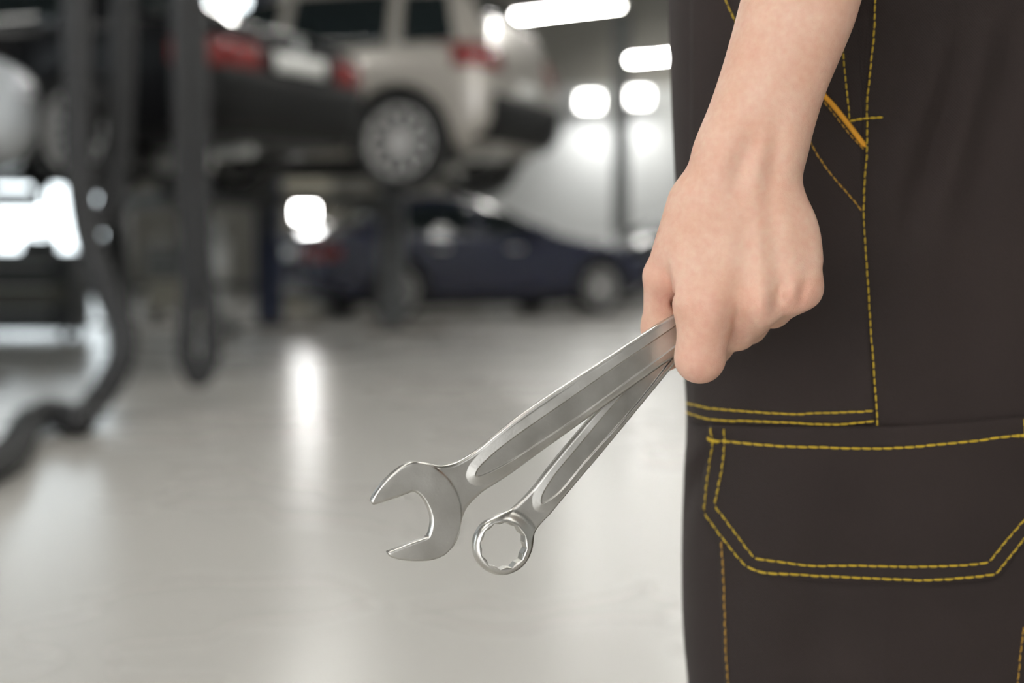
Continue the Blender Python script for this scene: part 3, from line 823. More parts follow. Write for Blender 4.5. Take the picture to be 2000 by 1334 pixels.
# ------------------------------------------------------------------ vehicle lifts
def lift_column(px, Y, m, h, label, arms, top_z, wpx=0.24):
    x = at_y(px, 500, Y)[0]
    t = empty('lift_post', (x, Y, 0), 0, label, 'vehicle lift', 'lift posts')
    MB().box((0, 0.06, h / 2), (wpx, 0.06, h), bev=0.008).box((-wpx / 2 + 0.02, -0.04, h / 2), (0.04, 0.2, h)).box((wpx / 2 - 0.02, -0.04, h / 2), (0.04, 0.2, h)).build('column', m, t)
    MB().box((0.12, 0.0, 0.015), (wpx + 0.52, 0.56, 0.03), bev=0.004).build('base_plate', M['rust'], t)
    for sx in (-0.1, 0.34):
        for sy in (-0.2, 0.2): MB().cyl((sx, sy, 0.025), (sx, sy, 0.06), 0.02, n=6).build('anchor_bolt', M['metal'], t)
    MB().box((0, -0.06, top_z - 0.2), (wpx - 0.09, 0.18, 0.6), bev=0.01).build('carriage', M['post_dark'], t)
    for ax, ay in arms:
        v = Vector((ax - x, ay - Y, 0)); L = v.length
        rz = math.atan2(v.y, v.x)
        T = Matrix.Rotation(rz, 4, 'Z')
        a = MB().box((L / 2, 0, top_z - 0.16), (L, 0.13, 0.11), bev=0.01, M=T).build('arm', M['post_dark'], t)
        MB().cyl(T @ Vector((L, 0, top_z - 0.11)), T @ Vector((L, 0, top_z)), 0.06, n=16).build('pad', M['rubber'], a)
    return t
def under(car, lx, ly):
    m = Matrix.Translation(car.location) @ Matrix.Rotation(car.rotation_euler.z, 4, 'Z')
    p = m @ Vector((lx, ly, 0)); return (p.x, p.y)
lift_column(766, 13.8, M['post_grey'], 3.9, 'grey lift post with brown base plate under the pale raised car', [under(suv, 0.8, -0.35), under(suv, -0.8, -0.35)], suv.location.z + 0.18)
lift_column(527, 14.6, M['post_blue'], 3.9, 'dark blue lift post standing left of the beige pillar', [under(suv, 1.2, 0.2)], suv.location.z + 0.18)
lift_column(232, 14.9, M['post_dark'], 3.9, 'dark lift post behind the hanging hoses on the left', [under(suv, 1.3, -0.3)], suv.location.z + 0.18)
lift_column(-381, 8.75, M['post_dark'], 3.9, 'dark lift post carrying the black raised saloon at the left edge', [under(black, 0.6, 0.35), under(black, -0.6, 0.35)], black.location.z + 0.12)
lift_column(-190, 8.3, M['post_dark'], 3.9, 'dark lift post carrying the car at the left edge', [under(silver, 0.6, 0.3), under(silver, -0.6, 0.3)], silver.location.z + 0.12)

# ------------------------------------------------------------------ exhaust hoses
def hose(pix, r, label, end=None):
    P = []
    for q in pix:
        px, py = q[0], q[1]
        if len(q) > 2 and q[2] is None:
            p = at_floor(px, py, r * 1.0)
        else:
            p = at_y(px, py, q[2])
        P.append(p)
    S = spline(P, 14)
    # even spacing for the ribs
    seg = np.linalg.norm(np.diff(S, axis=0), axis=1); cum = np.concatenate([[0], np.cumsum(seg)])
    n = int(cum[-1] / 0.018); tt = np.linspace(0, cum[-1], n)
    S = np.stack([np.interp(tt, cum, S[:, i]) for i in range(3)], 1)
    S[:, 2] = np.maximum(S[:, 2], r * 1.05)
    t = empty('exhaust_hose', tuple(S[-1] * [1, 1, 0]), 0, label, 'hose', 'exhaust hoses hanging from the ceiling')
    off = np.array(t.location)
    MB().tube(S - off, r, 14, ribs=[1.0, 1.0, 0.93]).build('hose', M['hose'], t, True, 80)
    S2 = S[-1] - off; d = S[-1] - S[-6]; d /= np.linalg.norm(d)
    MB().tube([S2 - d * 0.02, S2 + d * 0.10, S2 + d * 0.14], r * 1.12, 16).build('nozzle', M['black_plastic'], t)
    top = S[0] - off
    MB().cyl(top, (top[0], top[1], ZC), r * 1.1, n=18).build('ceiling_duct', M['beam'], t)
    return t
hose([(140, -560, 6.6), (146, -200, 6.6), (150, 100, 6.6), (152, 300, 6.6), (166, 440, 6.6), (202, 555, 6.6), (236, 635, 6.6), (240, 690, 6.55), (214, 748, 6.5), (182, 792, 6.4), (150, 826, None), (118, 812, 6.25), (88, 808, 6.1), (56, 838, 5.95), (22, 884, None), (-60, 930, None)], 0.066,
     'thick dark hose hanging at left and curling onto the floor')
hose([(246, -560, 7.4), (242, -100, 7.4), (236, 200, 7.4), (224, 360, 7.4), (196, 430, 7.4), (160, 400, 7.5), (150, 330, 7.5), (168, 250, 7.4)], 0.066,
     'dark hose with a short upturned loop in front of the left wheel')
hose([(346, -560, 7.0), (352, -100, 7.0), (358, 300, 7.0), (370, 500, 7.0), (368, 600, 7.0), (363, 690, 7.0), (388, 742, 7.02), (413, 690, 7.05), (410, 600, 7.05), (396, 500, 7.06), (390, 250, 7.08), (384, -40, 7.1)], 0.048,
     'dark hose hanging in a long narrow loop just above the floor')

# ------------------------------------------------------------------ workshop furniture
def bench(px, Y, label):
    x = at_y(px, 500, Y)[0]
    t = empty('tool_bench', (x, Y, 0), 0, label, 'tool bench')
    MB().box((0, 0, 0.40), (1.1, 0.55, 0.66), bev=0.01).build('body', M['cabinet'], t)
    for i in range(3):
        d = MB().box((0.0, -0.285, 0.20 + i * 0.20), (0.98, 0.02, 0.17), bev=0.006).build('drawer', M['cab_front'] if i == 1 else M['cabinet'], t)
        MB().box((0, -0.305, 0.255 + i * 0.20), (0.7, 0.02, 0.02), bev=0.005).build('handle', M['metal'], d)
    MB().box((0, 0, 0.75), (1.18, 0.60, 0.04), bev=0.008).build('worktop', M['post_grey'], t)
    for sx in (-0.45, 0.45):
        for sy in (-0.2, 0.2): MB().cyl((sx, sy - 0.02, 0.04), (sx, sy + 0.02, 0.04), 0.04, n=14).box((sx, sy, 0.065), (0.03, 0.05, 0.02)).build('castor', M['rubber'], t)
    return t
bench(40, 12.8, 'low black tool bench with drawers under the far left car')
# toolbox and vice lying on the bench top
bx_ = at_y(78, 480, 12.8)
t = empty('toolbox', (bx_[0], 12.8, 0.77), 0, 'small dark toolbox with handle on the black tool bench', 'toolbox')
MB().box((0, 0, 0.06), (0.30, 0.18, 0.12), bev=0.012).build('body', M['cabinet'], t)
MB().tube([(-0.09, 0, 0.12), (-0.07, 0, 0.16), (0.07, 0, 0.16), (0.09, 0, 0.12)], 0.01, 8).build('handle', M['metal'], t, True)

def trolley(px, Y, label):
    x = at_y(px, 500, Y)[0]
    t = empty('tool_trolley', (x, Y, 0), 0, label, 'tool trolley')
    MB().box((0, 0, 0.47), (0.42, 0.4, 0.72), bev=0.015).build('body', M['beam'], t)
    for i in range(4):
        d = MB().box((0, -0.208, 0.20 + i * 0.175), (0.37, 0.018, 0.155), bev=0.005).build('drawer', M['beige'] if i < 2 else M['post_grey'], t)
        MB().box((0, -0.226, 0.25 + i * 0.175), (0.26, 0.018, 0.018), bev=0.004).build('handle', M['metal'], d)
    for sx in (-0.16, 0.16):
        for sy in (-0.15, 0.15): MB().cyl((sx, sy - 0.015, 0.05), (sx, sy + 0.015, 0.05), 0.05, n=14).box((sx, sy, 0.095), (0.03, 0.05, 0.03)).build('castor', M['rubber'], t)
    MB().tube([(-0.17, 0.1, 0.83), (-0.17, 0.24, 0.95), (0.17, 0.24, 0.95), (0.17, 0.1, 0.83)], 0.012, 8).build('push_handle', M['metal'], t, True)
    return t
trolley(330, 16.2, 'grey and beige tool trolley with drawers behind the hoses')

def oil_drainer(px, Y, label):
    x = at_y(px, 500, Y)[0]
    t = empty('oil_drainer', (x, Y, 0), 0, label, 'oil drainer')
    MB().lathe([(0.001, 0.12), (0.10, 0.12), (0.115, 0.15), (0.115, 0.40), (0.10, 0.43), (0.001, 0.43)], 24, 'Z').build('tank', M['metal'], t, True, 50)
    MB().lathe([(0.001, 0.47), (0.10, 0.47), (0.115, 0.50), (0.115, 0.86), (0.10, 0.89), (0.03, 0.92), (0.001, 0.92)], 24, 'Z').build('upper_tank', M['metal'], t, True, 50)
    MB().lathe([(0.118, 0.425), (0.118, 0.475), (0.001, 0.475), (0.001, 0.425)], 24, 'Z', closed=True).build('band', M['black_plastic'], t)
    MB().cyl((0, 0, 0.9), (0, 0, 1.06), 0.02, n=12).lathe([(0.02, 1.04), (0.12, 1.13), (0.125, 1.13), (0.025, 1.03)], 24, 'Z', closed=True).build('funnel', M['metal'], t, True, 50)
    MB().box((0, 0, 0.10), (0.30, 0.30, 0.04), bev=0.01).build('base', M['beam'], t)
    for sx in (-0.12, 0.12):
        for sy in (-0.12, 0.12): MB().cyl((sx, sy - 0.015, 0.04), (sx, sy + 0.015, 0.04), 0.04, n=14).build('castor', M['rubber'], t)
    return t
oil_drainer(428, 13.2, 'silver oil drainer on castors beside the narrow hose loop')
# green waste bin far right
gb = at_y(1296, 430, 25.6)
t = empty('waste_bin', (gb[0], 25.6, 0), 0, 'green wheeled waste bin behind the hand, in front of the white wall', 'waste bin')
MB().lathe([(0.001, 0.05), (0.22, 0.05), (0.28, 1.15), (0.26, 1.15), (0.001, 1.1)], 4, 'Z').build('body', M['green'], t)
MB().box((0, 0, 1.18), (0.48, 0.5, 0.05), bev=0.015).build('lid', M['green'], t)
for s in (-1, 1): MB().cyl((s * 0.2, 0.18, 0.1), (s * 0.24, 0.18, 0.1), 0.1, n=18).build('wheel', M['rubber'], t)
# ------------------------------------------------------------------ the mechanic: arm and hand
PXM = D0 / F                                   # metres per pixel in the hand plane
ARM = [  # row, left edge, right edge (pixels), centre depth mm, half depth mm
    (-620, 1612, 1925, 26, 42), (-420, 1572, 1850, 20, 42), (-200, 1505, 1760, 10, 36), (0, 1449, 1682, 4, 31), (52, 1435, 1667, 3, 30), (116, 1417, 1640, 3, 28), (180, 1396, 1612, 2, 26),
    (220, 1381, 1599, 2, 24.5), (256, 1365, 1588, 2, 23.5), (284, 1354, 1578, 2, 22.5), (320, 1347, 1567, 2, 21), (352, 1338, 1563, 2, 20), (384, 1325, 1574, 1, 18.5),
    (424, 1322, 1594, 0, 17.5), (460, 1314, 1603, 0, 17), (500, 1305, 1607, 0, 16), (540, 1308, 1608, 0, 15), (580, 1324, 1609, 0, 14), (640, 1330, 1600, 1, 13), (700, 1330, 1590, 2, 13)]
_t, (_L, _R, _ZC, _DZ) = curve_tab([((y - H / 2) * PXM, (l - W / 2) * PXM, (r - W / 2) * PXM, D0 + z / 1000, dz / 1000) for y, l, r, z, dz in ARM], 1200, 14)
def P3(px, py, z): return cp(px, py, z)
def RR(r, z=0): return r * (D0 + z / 1000) / F
CH = {  # chains of joints (px, py, depth mm, radius px)
    'index': [(1381, 600, -1, 57), (1367, 699, 6, 47.5), (1392, 676, 38, 36), (1452, 622, 45, 31)],
    'middle': [(1484, 596, -4, 45), (1438, 642, 20, 41), (1462, 636, 46, 34), (1512, 586, 50, 31)],
    'ring': [(1541, 580, -2, 38), (1508, 602, 22, 37), (1528, 590, 46, 32), (1535, 545, 50, 29)],
    'little': [(1573, 570, 0, 33), (1558, 574, 22, 32), (1570, 562, 42, 27), (1562, 526, 48, 24)],
    'thumb': [(1367, 407, 8, 60), (1299, 540, 18, 42), (1291, 640, 34, 35), (1300, 694, 43, 31)],
}
CH3 = {k: [(P3(x, y, z), RR(r, z)) for x, y, z, r in v] for k, v in CH.items()}
_la, _lb = np.array(cp(1318, 640)[:2]), np.array(cp(1612, 566)[:2])
_ln = np.array([-(_lb - _la)[1], (_lb - _la)[0]]); _ln /= np.linalg.norm(_ln)
if _ln[1] < 0: _ln = -_ln
def pxy(P):
    return P[:, 0] / P[:, 2] * F + W / 2, P[:, 1] / P[:, 2] * F + H / 2
# (px, py, amplitude mm, sigma along, sigma across, angle deg) relief on the back of the hand and wrist
RELIEF = [(1487, 520, 1.1, 75, 15, 86), (1420, 520, 0.5, 80, 20, 100), (1545, 500, 0.6, 60, 14, 78), (1546, 296, 1.7, 30, 26, 90), (1482, 322, 0.9, 40, 12, 100), (1448, 322, -1.5, 40, 14, 108), (1512, 322, -1.2, 44, 13, 98),
          (1510, 470, -0.7, 70, 14, 84), (1455, 470, -0.4, 60, 18, 92), (1420, 300, 0.6, 60, 24, 108), (1390, 330, 0.5, 40, 20, 108),
          (1488, 596, 1.3, 22, 17, 90), (1549, 580, 0.9, 18, 14, 90), (1590, 560, 0.35, 18, 14, 90), (1515, 588, -1.4, 26, 10, 112), (1566, 572, -1.2, 22, 8, 105), (1428, 632, -0.5, 34, 14, 100), (1396, 640, 0.9, 20, 20, 90), (1440, 575, -0.6, 40, 18, 95)]
def f_hand(P):
    x, y, z = P[:, 0], P[:, 1], P[:, 2]
    L, R = np.interp(y, _t, _L), np.interp(y, _t, _R)
    zc, dz = np.interp(y, _t, _ZC), np.interp(y, _t, _DZ)
    w, xc = (R - L) / 2, (L + R) / 2
    n = 2.35
    s = (np.abs((x - xc) / w) ** n + np.abs((z - zc) / dz) ** n + 1e-9) ** (1 / n)
    f = (s - 1) * np.minimum(w, dz)
    f = smax(f, (x - _la[0]) * _ln[0] + (y - _la[1]) * _ln[1] + 0.004, 0.012)
    f = smax(f, -(y - (-600 - H / 2) * PXM), 0.02)
    # upper arm
    f = smin(f, cone(P, cp(1770, -560, 26), cp(1840, -1750, 60), 0.042, 0.050), 0.04)
    g = None
    for k in ('index', 'middle', 'ring', 'little'):
        c = CH3[k]
        fk = cone(P, c[0][0], c[1][0], c[0][1], c[1][1])
        fk = smin(fk, cone(P, c[1][0], c[2][0], c[1][1] * 0.97, c[2][1]), 0.004)
        fk = smin(fk, cone(P, c[2][0], c[3][0], c[2][1], c[3][1]), 0.004)
        g = fk if g is None else smin(g, fk, 0.0060)
    f = smin(f, g, 0.009)
    c = CH3['thumb']
    th = cone(P, c[0][0], c[1][0], c[0][1], c[1][1])
    th2 = smin(cone(P, c[1][0], c[2][0], c[1][1], c[2][1]), cone(P, c[2][0], c[3][0], c[2][1], c[3][1]), 0.006)
    kk = 0.003 + 0.008 * sstep((560 - H / 2) * PXM, (465 - H / 2) * PXM, y)
    f = smin(smin(f, th, kk), th2, 0.0028)
    nt = np.minimum(cone(P, cp(1306, 545, -8), cp(1314, 588, 3), RR(3), RR(11)), cone(P, cp(1314, 588, 3), cp(1312, 650, 14), RR(11), RR(15)))
    nt = np.minimum(nt, cone(P, cp(1315, 572, -3), cp(1317, 602, 26), RR(4), RR(9)))
    f = smax(f, -nt, 0.0020)
    px, py = pxy(P)
    d = np.zeros_like(f)
    for x0, y0, a, sa, sc, ang in RELIEF:
        ca, sn = math.cos(math.radians(ang)), math.sin(math.radians(ang))
        u, v = (px - x0) * ca + (py - y0) * sn, -(px - x0) * sn + (py - y0) * ca
        d += a * 0.00135 * np.exp(-0.5 * ((u / sa) ** 2 + (v / sc) ** 2))
    return f - d * sstep(0.012, -0.004, z - zc)

person = empty('person', (0.26, 1.03, 0.0), 0, 'person in dark brown work trousers with yellow stitching, holding two spanners', 'person')
OFF = np.array(person.location)
red = []
for k, i, r, a in (('index', 0, 0.022, 0.35), ('index', 1, 0.024, 0.45), ('middle', 0, 0.016, 0.28), ('ring', 0, 0.014, 0.28), ('little', 0, 0.016, 0.38), ('thumb', 1, 0.03, 0.30)):
    x, y, z, rp = CH[k][i]
    red.append((tuple(c2w(cp(x, y + 12, z - 12))), r, a))
red.append((tuple(c2w(cp(1308, 585, 12))), 0.016, 0.55))
red.append((tuple(c2w(cp(1425, 640, 4))), 0.015, 0.40))
red.append((tuple(c2w(cp(1440, 340, -20))), 0.03, 0.15))
M['skin'] = mat_skin(red)
lo = np.array([cp(1230, 0)[0], cp(0, -1700)[1], 0.715]); hi = np.array([cp(1960, 0)[0] + 0.02, cp(0, 765)[1], 0.865])
V, Q, N = surface_nets(f_hand, lo, hi, 0.0013)
body = link('body', fast_mesh('body', c2w(V) - OFF, Q), M['skin'], person)
tag(body, 'bare forearm and hand closed round the spanner handles')

# ------------------------------------------------------------------ work trousers
YC, BB = 0.935, 0.100
EDGE = [(-400, 1296), (0, 1309), (150, 1313), (300, 1319), (400, 1325), (560, 1332), (700, 1338), (790, 1344), (835, 1346), (880, 1344), (940, 1340), (1000, 1336), (1100, 1335), (1200, 1336), (1270, 1339), (1334, 1347), (1450, 1352)]
fe = []
for py, px in EDGE:
    p = at_y(px, py, YC + 0.0)
    fe.append((p[2], p[0]))
fe = sorted(fe)
zlo, zhi = fe[0][0], fe[-1][0]
fe = [(0.05, fe[0][1] + 0.05), (0.30, fe[0][1] + 0.02)] + fe + [(1.25, fe[-1][1] - 0.01)]
_tz, (_XF,) = curve_tab(fe, 1500, 16)
_tb, (_WX, _BY) = curve_tab([(0.05, 0.17, 0.075), (0.3, 0.21, 0.085), (0.5, 0.265, 0.098), (0.75, 0.275, 0.100), (0.95, 0.285, 0.102), (1.25, 0.28, 0.10)], 600, 20)
FOLDS = [  # px, py, amplitude mm, sigma along, sigma across, angle
    (1790, 240, 2.2, 150, 22, 108), (1838, 250, -2.4, 150, 20, 108), (1890, 200, 2.4, 170, 24, 105), (1945, 220, -2.0, 160, 22, 103), (1765, 130, -1.5, 120, 18, 108),
    (1372, 880, 2.0, 60, 16, 125), (1362, 930, -1.5, 70, 16, 112), (1560, 720, 0.8, 120, 40, 165), (1450, 720, -0.8, 90, 30, 150),
    (1560, 1000, 1.2, 90, 60, 60), (1700, 960, -1.0, 120, 60, 70), (1850, 980, 1.0, 100, 60, 100), (1500, 1230, 1.4, 120, 40, 95), (1600, 1260, -1.4, 110, 40, 85), (1800, 600, 1.0, 160, 60, 95), (1900, 650, -1.0, 160, 50, 95),
    (1620, 620, -1.0, 120, 40, 95), (1650, 330, 0.8, 60, 16, 140), (1725, 1230, 0.5, 140, 6, 90)]
def f_legs(P):
    x, y, z = P[:, 0], P[:, 1], P[:, 2]
    xf, wx, by = np.interp(z, _tz, _XF), np.interp(z, _tb, _WX), np.interp(z, _tb, _BY)
    a, n = wx / 2, 2.5
    def leg(xc, yc):
        s = (np.abs((x - xc) / a) ** n + np.abs((y - yc) / by) ** n + 1e-9) ** (1 / n)
        return (s - 1) * np.minimum(a, by)
    near = leg(xf + a, YC)
    Pc = w2c(P)
    px, py = pxy(np.maximum(Pc, [-9, -9, 0.2]))
    d = np.zeros_like(x)
    for x0, y0, am, sa, sc, ang in FOLDS:
        ca, sn = math.cos(math.radians(ang)), math.sin(math.radians(ang))
        u, v = (px - x0) * ca + (py - y0) * sn, -(px - x0) * sn + (py - y0) * ca
        d += am * 0.0019 * np.exp(-0.5 * ((u / sa) ** 2 + (v / sc) ** 2))
    d += 0.0012 * np.sin(z * 95 + x * 40) * sstep(0.5, 0.3, z) * 3
    near = near - d * sstep(0.03, -0.02, y - YC)
    far = leg(xf + a + 0.035, YC + 0.215)
    f = smin(near, far, 0.02)
    hx, hy, hz = (x - 0.262) / 0.145, (y - (YC + 0.107)) / 0.185, (z - 0.98) / 0.19
    hip = (np.sqrt(hx ** 2 + hy ** 2 + (hz) ** 2 + 1e-9) - 1) * 0.145
    f = smin(f, hip, 0.03)
    f = smax(f, z - 1.10, 0.02)
    f = smax(f, 0.09 - z, 0.01)
    return f
V, Q, N = surface_nets(f_legs, (0.07, 0.80, 0.07), (0.47, 1.29, 1.12), 0.004)
trousers = link('trousers', fast_mesh('trousers', V - OFF, Q), M['cloth'], person)
tag(trousers, 'dark brown twill work trousers with cargo pocket')
bv = BVHTree.FromPolygons([tuple(v) for v in V], [tuple(int(i) for i in q) for q in Q])

def surf(px, py):
    """points and normals of the trouser surface seen at pixels"""
    px, py = np.broadcast_arrays(np.asarray(px, float), np.asarray(py, float))
    sh = px.shape
    D = (c2w(np.stack([(px - W / 2) / F, (py - H / 2) / F, np.ones(sh)], -1)) - CAMP).reshape(-1, 3)
    P = np.zeros_like(D)
    for i, d in enumerate(D):
        h = bv.ray_cast(Vector(CAMP), Vector(d).normalized())[0]
        if h is None:
            h = bv.find_nearest(Vector(CAMP + d * 0.93))[0]
        P[i] = h
    Nn = grad(f_legs, P, 0.002)
    Nn /= np.linalg.norm(Nn, axis=1, keepdims=True)
    return P.reshape(*sh, 3), Nn.reshape(*sh, 3)
def even(poly, step, curve=True, n=12):
    S = spline(poly, n) if curve else np.array(poly, float)
    seg = np.linalg.norm(np.diff(S, axis=0), axis=1); cum = np.concatenate([[0], np.cumsum(seg)])
    k = max(2, int(round(cum[-1] / step)) + 1)
    tt = np.linspace(0, cum[-1], k)
    return np.stack([np.interp(tt, cum, S[:, i]) for i in range(2)], 1)
def stitch_row(poly, off, m='thread', L=14.0, gap=3.0, r=2.3, curve=True, parent=None, name='stitching', wob=0.5):
    """a row of single stitches laid along a seam"""
    E = even(poly, L + gap, curve)
    V, Q = [], []
    for i in range(len(E) - 1):
        a, b = E[i], E[i + 1]
        g = gap * 0.5 / (L + gap)
        w = random.uniform(-wob, wob)
        tq = np.linspace(g, 1 - g, 6)
        xs = a[0] + (b[0] - a[0]) * tq; ys = a[1] + (b[1] - a[1]) * tq
        nn = np.array([-(b - a)[1], (b - a)[0]]); nn = nn / (np.linalg.norm(nn) + 1e-9)
        sk = np.linspace(-0.5, 0.5, 6) * wob
        xs, ys = xs + nn[0] * (w + sk), ys + nn[1] * (w + sk)
        P, Nn = surf(xs, ys)
        rad = r * 0.76 * 0.84 / F * np.array([0.6, 0.92, 1, 1, 0.92, 0.6])
        hgt = off + np.array([-0.0003, 0.0001, 0.0003, 0.0003, 0.0001, -0.0003])
        T = P[-1] - P[0]; T /= np.linalg.norm(T)
        base = len(V)
        for j in range(6):
            B = np.cross(Nn[j], T)
            for k in range(8):
                an = 2 * math.pi * k / 8
                V.append(P[j] + Nn[j] * (hgt[j] + 0.7 * rad[j] * math.sin(an)) + B * rad[j] * math.cos(an))
        for j in range(5):
            for k in range(8):
                Q.append((base + j * 8 + k, base + j * 8 + (k + 1) % 8, base + (j + 1) * 8 + (k + 1) % 8, base + (j + 1) * 8 + k))
    V = np.array(V)
    o = link(name, fast_mesh(name, V - OFF, np.array(Q)), M[m], parent or trousers)
    o['kind'] = 'stuff'
    return o
def cord(poly, off, r, m, name, curve=True, flat=0.8):
    E = even(poly, 6.0, curve)
    P, Nn = surf(E[:, 0], E[:, 1])
    T = np.gradient(P, axis=0); T /= np.linalg.norm(T, axis=1, keepdims=True)
    B = np.cross(Nn, T)
    rm = r * 0.84 / F
    ang = np.linspace(0, 2 * math.pi, 10, endpoint=False)
    ends = np.ones(len(E)); ends[0] = ends[-1] = 0.25
    V = P[:, None] + Nn[:, None] * (off + flat * rm * ends[:, None] * np.sin(ang))[..., None] + B[:, None] * (rm * ends[:, None] * np.cos(ang))[..., None]
    n = len(E); I = np.arange(n * 10).reshape(n, 10)
    Q = np.stack([I[:-1], np.roll(I, -1, 1)[:-1], np.roll(I, -1, 1)[1:], I[1:]], -1).reshape(-1, 4)
    o = link(name, fast_mesh(name, V.reshape(-1, 3) - OFF, Q), M[m], trousers)
    return o
def cloth_panel(name, Lf, Rf, Tf, Bf, nr, nc, off, m='cloth', base=-0.002):
    """panel of cloth between left/right edge x(v) and top/bottom edge y(x)"""
    v = np.linspace(0, 1, nr)[:, None]; u = np.linspace(0, 1, nc)[None]
    px = Lf(v) + (Rf(v) - Lf(v)) * u
    py = Tf(px) + (Bf(px) - Tf(px)) * v
    P, Nn = surf(px, py)
    Vv, Qq = shell_panel(P, Nn, off, base)
    return link(name, fast_mesh(name, Vv - OFF, Qq), M[m], trousers)
itp = lambda xs, ys: (lambda q: np.interp(q, xs, ys))
# pocket bag below the flap, then the flap
cloth_panel('pocket', itp([0, 1], [1399, 1424]), itp([0, 1], [2030, 2000]), itp([1300, 2100], [950, 950]), itp([1300, 2100], [1480, 1480]), 40, 48, 0.0016)
FT = itp([1380, 1500, 1700, 1800, 1900, 2000, 2100], [830, 833, 834, 830, 822, 813, 806])
FB = itp([1380, 1465, 1500, 1650, 1800, 1900, 1945, 2100], [1118, 1118, 1124, 1136, 1139, 1134, 1128, 1120])
cloth_panel('pocket_flap', itp([0, 0.1, 0.57, 0.6, 0.95, 1.0], [1392, 1390, 1376, 1381, 1458, 1474]), itp([0, 0.12, 0.6, 0.64, 0.97, 1.0], [2024, 2020, 2034, 2030, 1952, 1944]), FT, FB, 60, 70, 0.0034)
# front leg panel above the pocket, bounded by the long seam and the double hem
cloth_panel('leg_panel', itp([0, 1], [1352, 1352]), itp([0, 0.25, 0.35, 0.5, 0.75, 1.0], [1700, 1688, 1684, 1683, 1696, 1708]), itp([1300, 1800], [-60, -60]), itp([1340, 1400, 1550, 1720], [822, 829, 830, 827]), 70, 40, 0.0018)
# seams: double hem, long seam, pocket edges, flap
stitch_row([(1345, 787), (1375, 794), (1400, 799), (1450, 802), (1540, 808), (1600, 806), (1705, 802)], 0.0020, L=16, gap=0.6, r=2.5)
stitch_row([(1345, 804), (1370, 814), (1396, 821), (1450, 821), (1540, 825), (1600, 828), (1645, 828), (1680, 824), (1707, 821)], 0.0020, L=16, gap=0.6, r=2.6)
stitch_row([(1711, -40), (1709, 0), (1707, 60), (1700, 130), (1693, 200), (1693, 260), (1692, 300), (1688, 360), (1687, 420), (1690, 480), (1695, 560), (1700, 640), (1705, 700), (1710, 770), (1714, 834)], 0.0010, L=13.5, gap=2.8, r=2.2)
stitch_row([(1609, 198), (1630, 226), (1655, 258), (1672, 278), (1686, 294)], 0.0021, m='thread_orange', L=10, gap=3, r=1.7)
stitch_row([(1540, 210), (1560, 240), (1578, 268), (1600, 308), (1625, 342), (1655, 378), (1683, 412)], 0.0021, m='thread_orange', L=13, gap=2, r=1.9)
stitch_row([(1644, 60), (1646, 100), (1650, 150), (1655, 195), (1659, 234)], 0.0021, L=12, gap=3, r=1.9)
stitch_row([(1659, 237), (1690, 232), (1722, 230)], 0.0022, L=12, gap=0.6, r=2.8)
stitch_row([(1404, -50), (1421, 0), (1430, 22), (1442, 48), (1486, 126), (1536, 204)], 0.0021, L=14, gap=2, r=2.2)
stitch_row([(1394, 855), (1420, 859), (1470, 866), (1540, 871), (1640, 873), (1740, 873), (1820, 868), (1900, 860), (1960, 851), (2030, 846)], 0.0038, L=19, gap=1.6, r=3.0)
stitch_row([(1391, 853), (1396, 858), (1412, 859)], 0.0042, L=8, gap=0.2, r=4.2, name='bar_tack')
stitch_row([(1978, 850), (2004, 848)], 0.0042, L=8, gap=0.2, r=4.2, name='bar_tack')
stitch_row([(1397, 834), (1399, 858), (1396, 900), (1390, 950), (1385, 998)], 0.0038, L=15, gap=2.6, r=2.4)
stitch_row([(1385, 1002), (1412, 1040), (1440, 1076), (1463, 1104)], 0.0038, L=15, gap=2.2, r=2.4)
stitch_row([(1465, 1105), (1490, 1115), (1520, 1118), (1560, 1119), (1640, 1123), (1720, 1128), (1800, 1130), (1870, 1126), (1938, 1119)], 0.0038, L=18, gap=1.8, r=2.9)
stitch_row([(1940, 1118), (1962, 1090), (1984, 1062), (2012, 1026)], 0.0038, L=16, gap=1.6, r=2.4)
stitch_row([(1420, 834), (1422, 860), (1421, 900), (1412, 950), (1405, 984)], 0.0038, L=14, gap=2.6, r=2.4)
stitch_row([(1405, 988), (1430, 1022), (1455, 1056), (1478, 1087)], 0.0038, L=15, gap=2.2, r=2.4)
stitch_row([(1480, 1089), (1520, 1094), (1580, 1101), (1660, 1102), (1760, 1104), (1850, 1102), (1900, 1099), (1926, 1095)], 0.0038, L=18, gap=1.8, r=2.7)
stitch_row([(1928, 1093), (1950, 1064), (1975, 1034), (2008, 998)], 0.0038, L=16, gap=1.4, r=2.4)
stitch_row([(1994, 816), (1996, 850), (1997, 880), (2003, 915), (2012, 960)], 0.0038, L=14, gap=2.4, r=2.3)
stitch_row([(1413, 1056), (1417, 1120), (1420, 1200), (1422, 1270), (1427, 1345)], 0.0020, m='thread_orange', L=14, gap=3, r=2.1)
stitch_row([(1996, 1222), (1990, 1270), (1983, 1345)], 0.0020, m='thread_orange', L=15, gap=3, r=2.0)
cord([(1478, -50), (1520, 50), (1562, 124), (1602, 178), (1630, 210), (1660, 248), (1689, 288)], 0.0024, 5.0, 'piping', 'piping')
cord([(1616, 175), (1645, 174), (1668, 178), (1684, 190), (1689, 208), (1688, 232)], 0.0014, 1.5, 'thread_blue', 'loose_thread')
cord([(1676, -20), (1678, 60), (1682, 120), (1687, 200), (1687, 280)], 0.0016, 3.2, 'cloth', 'side_seam')

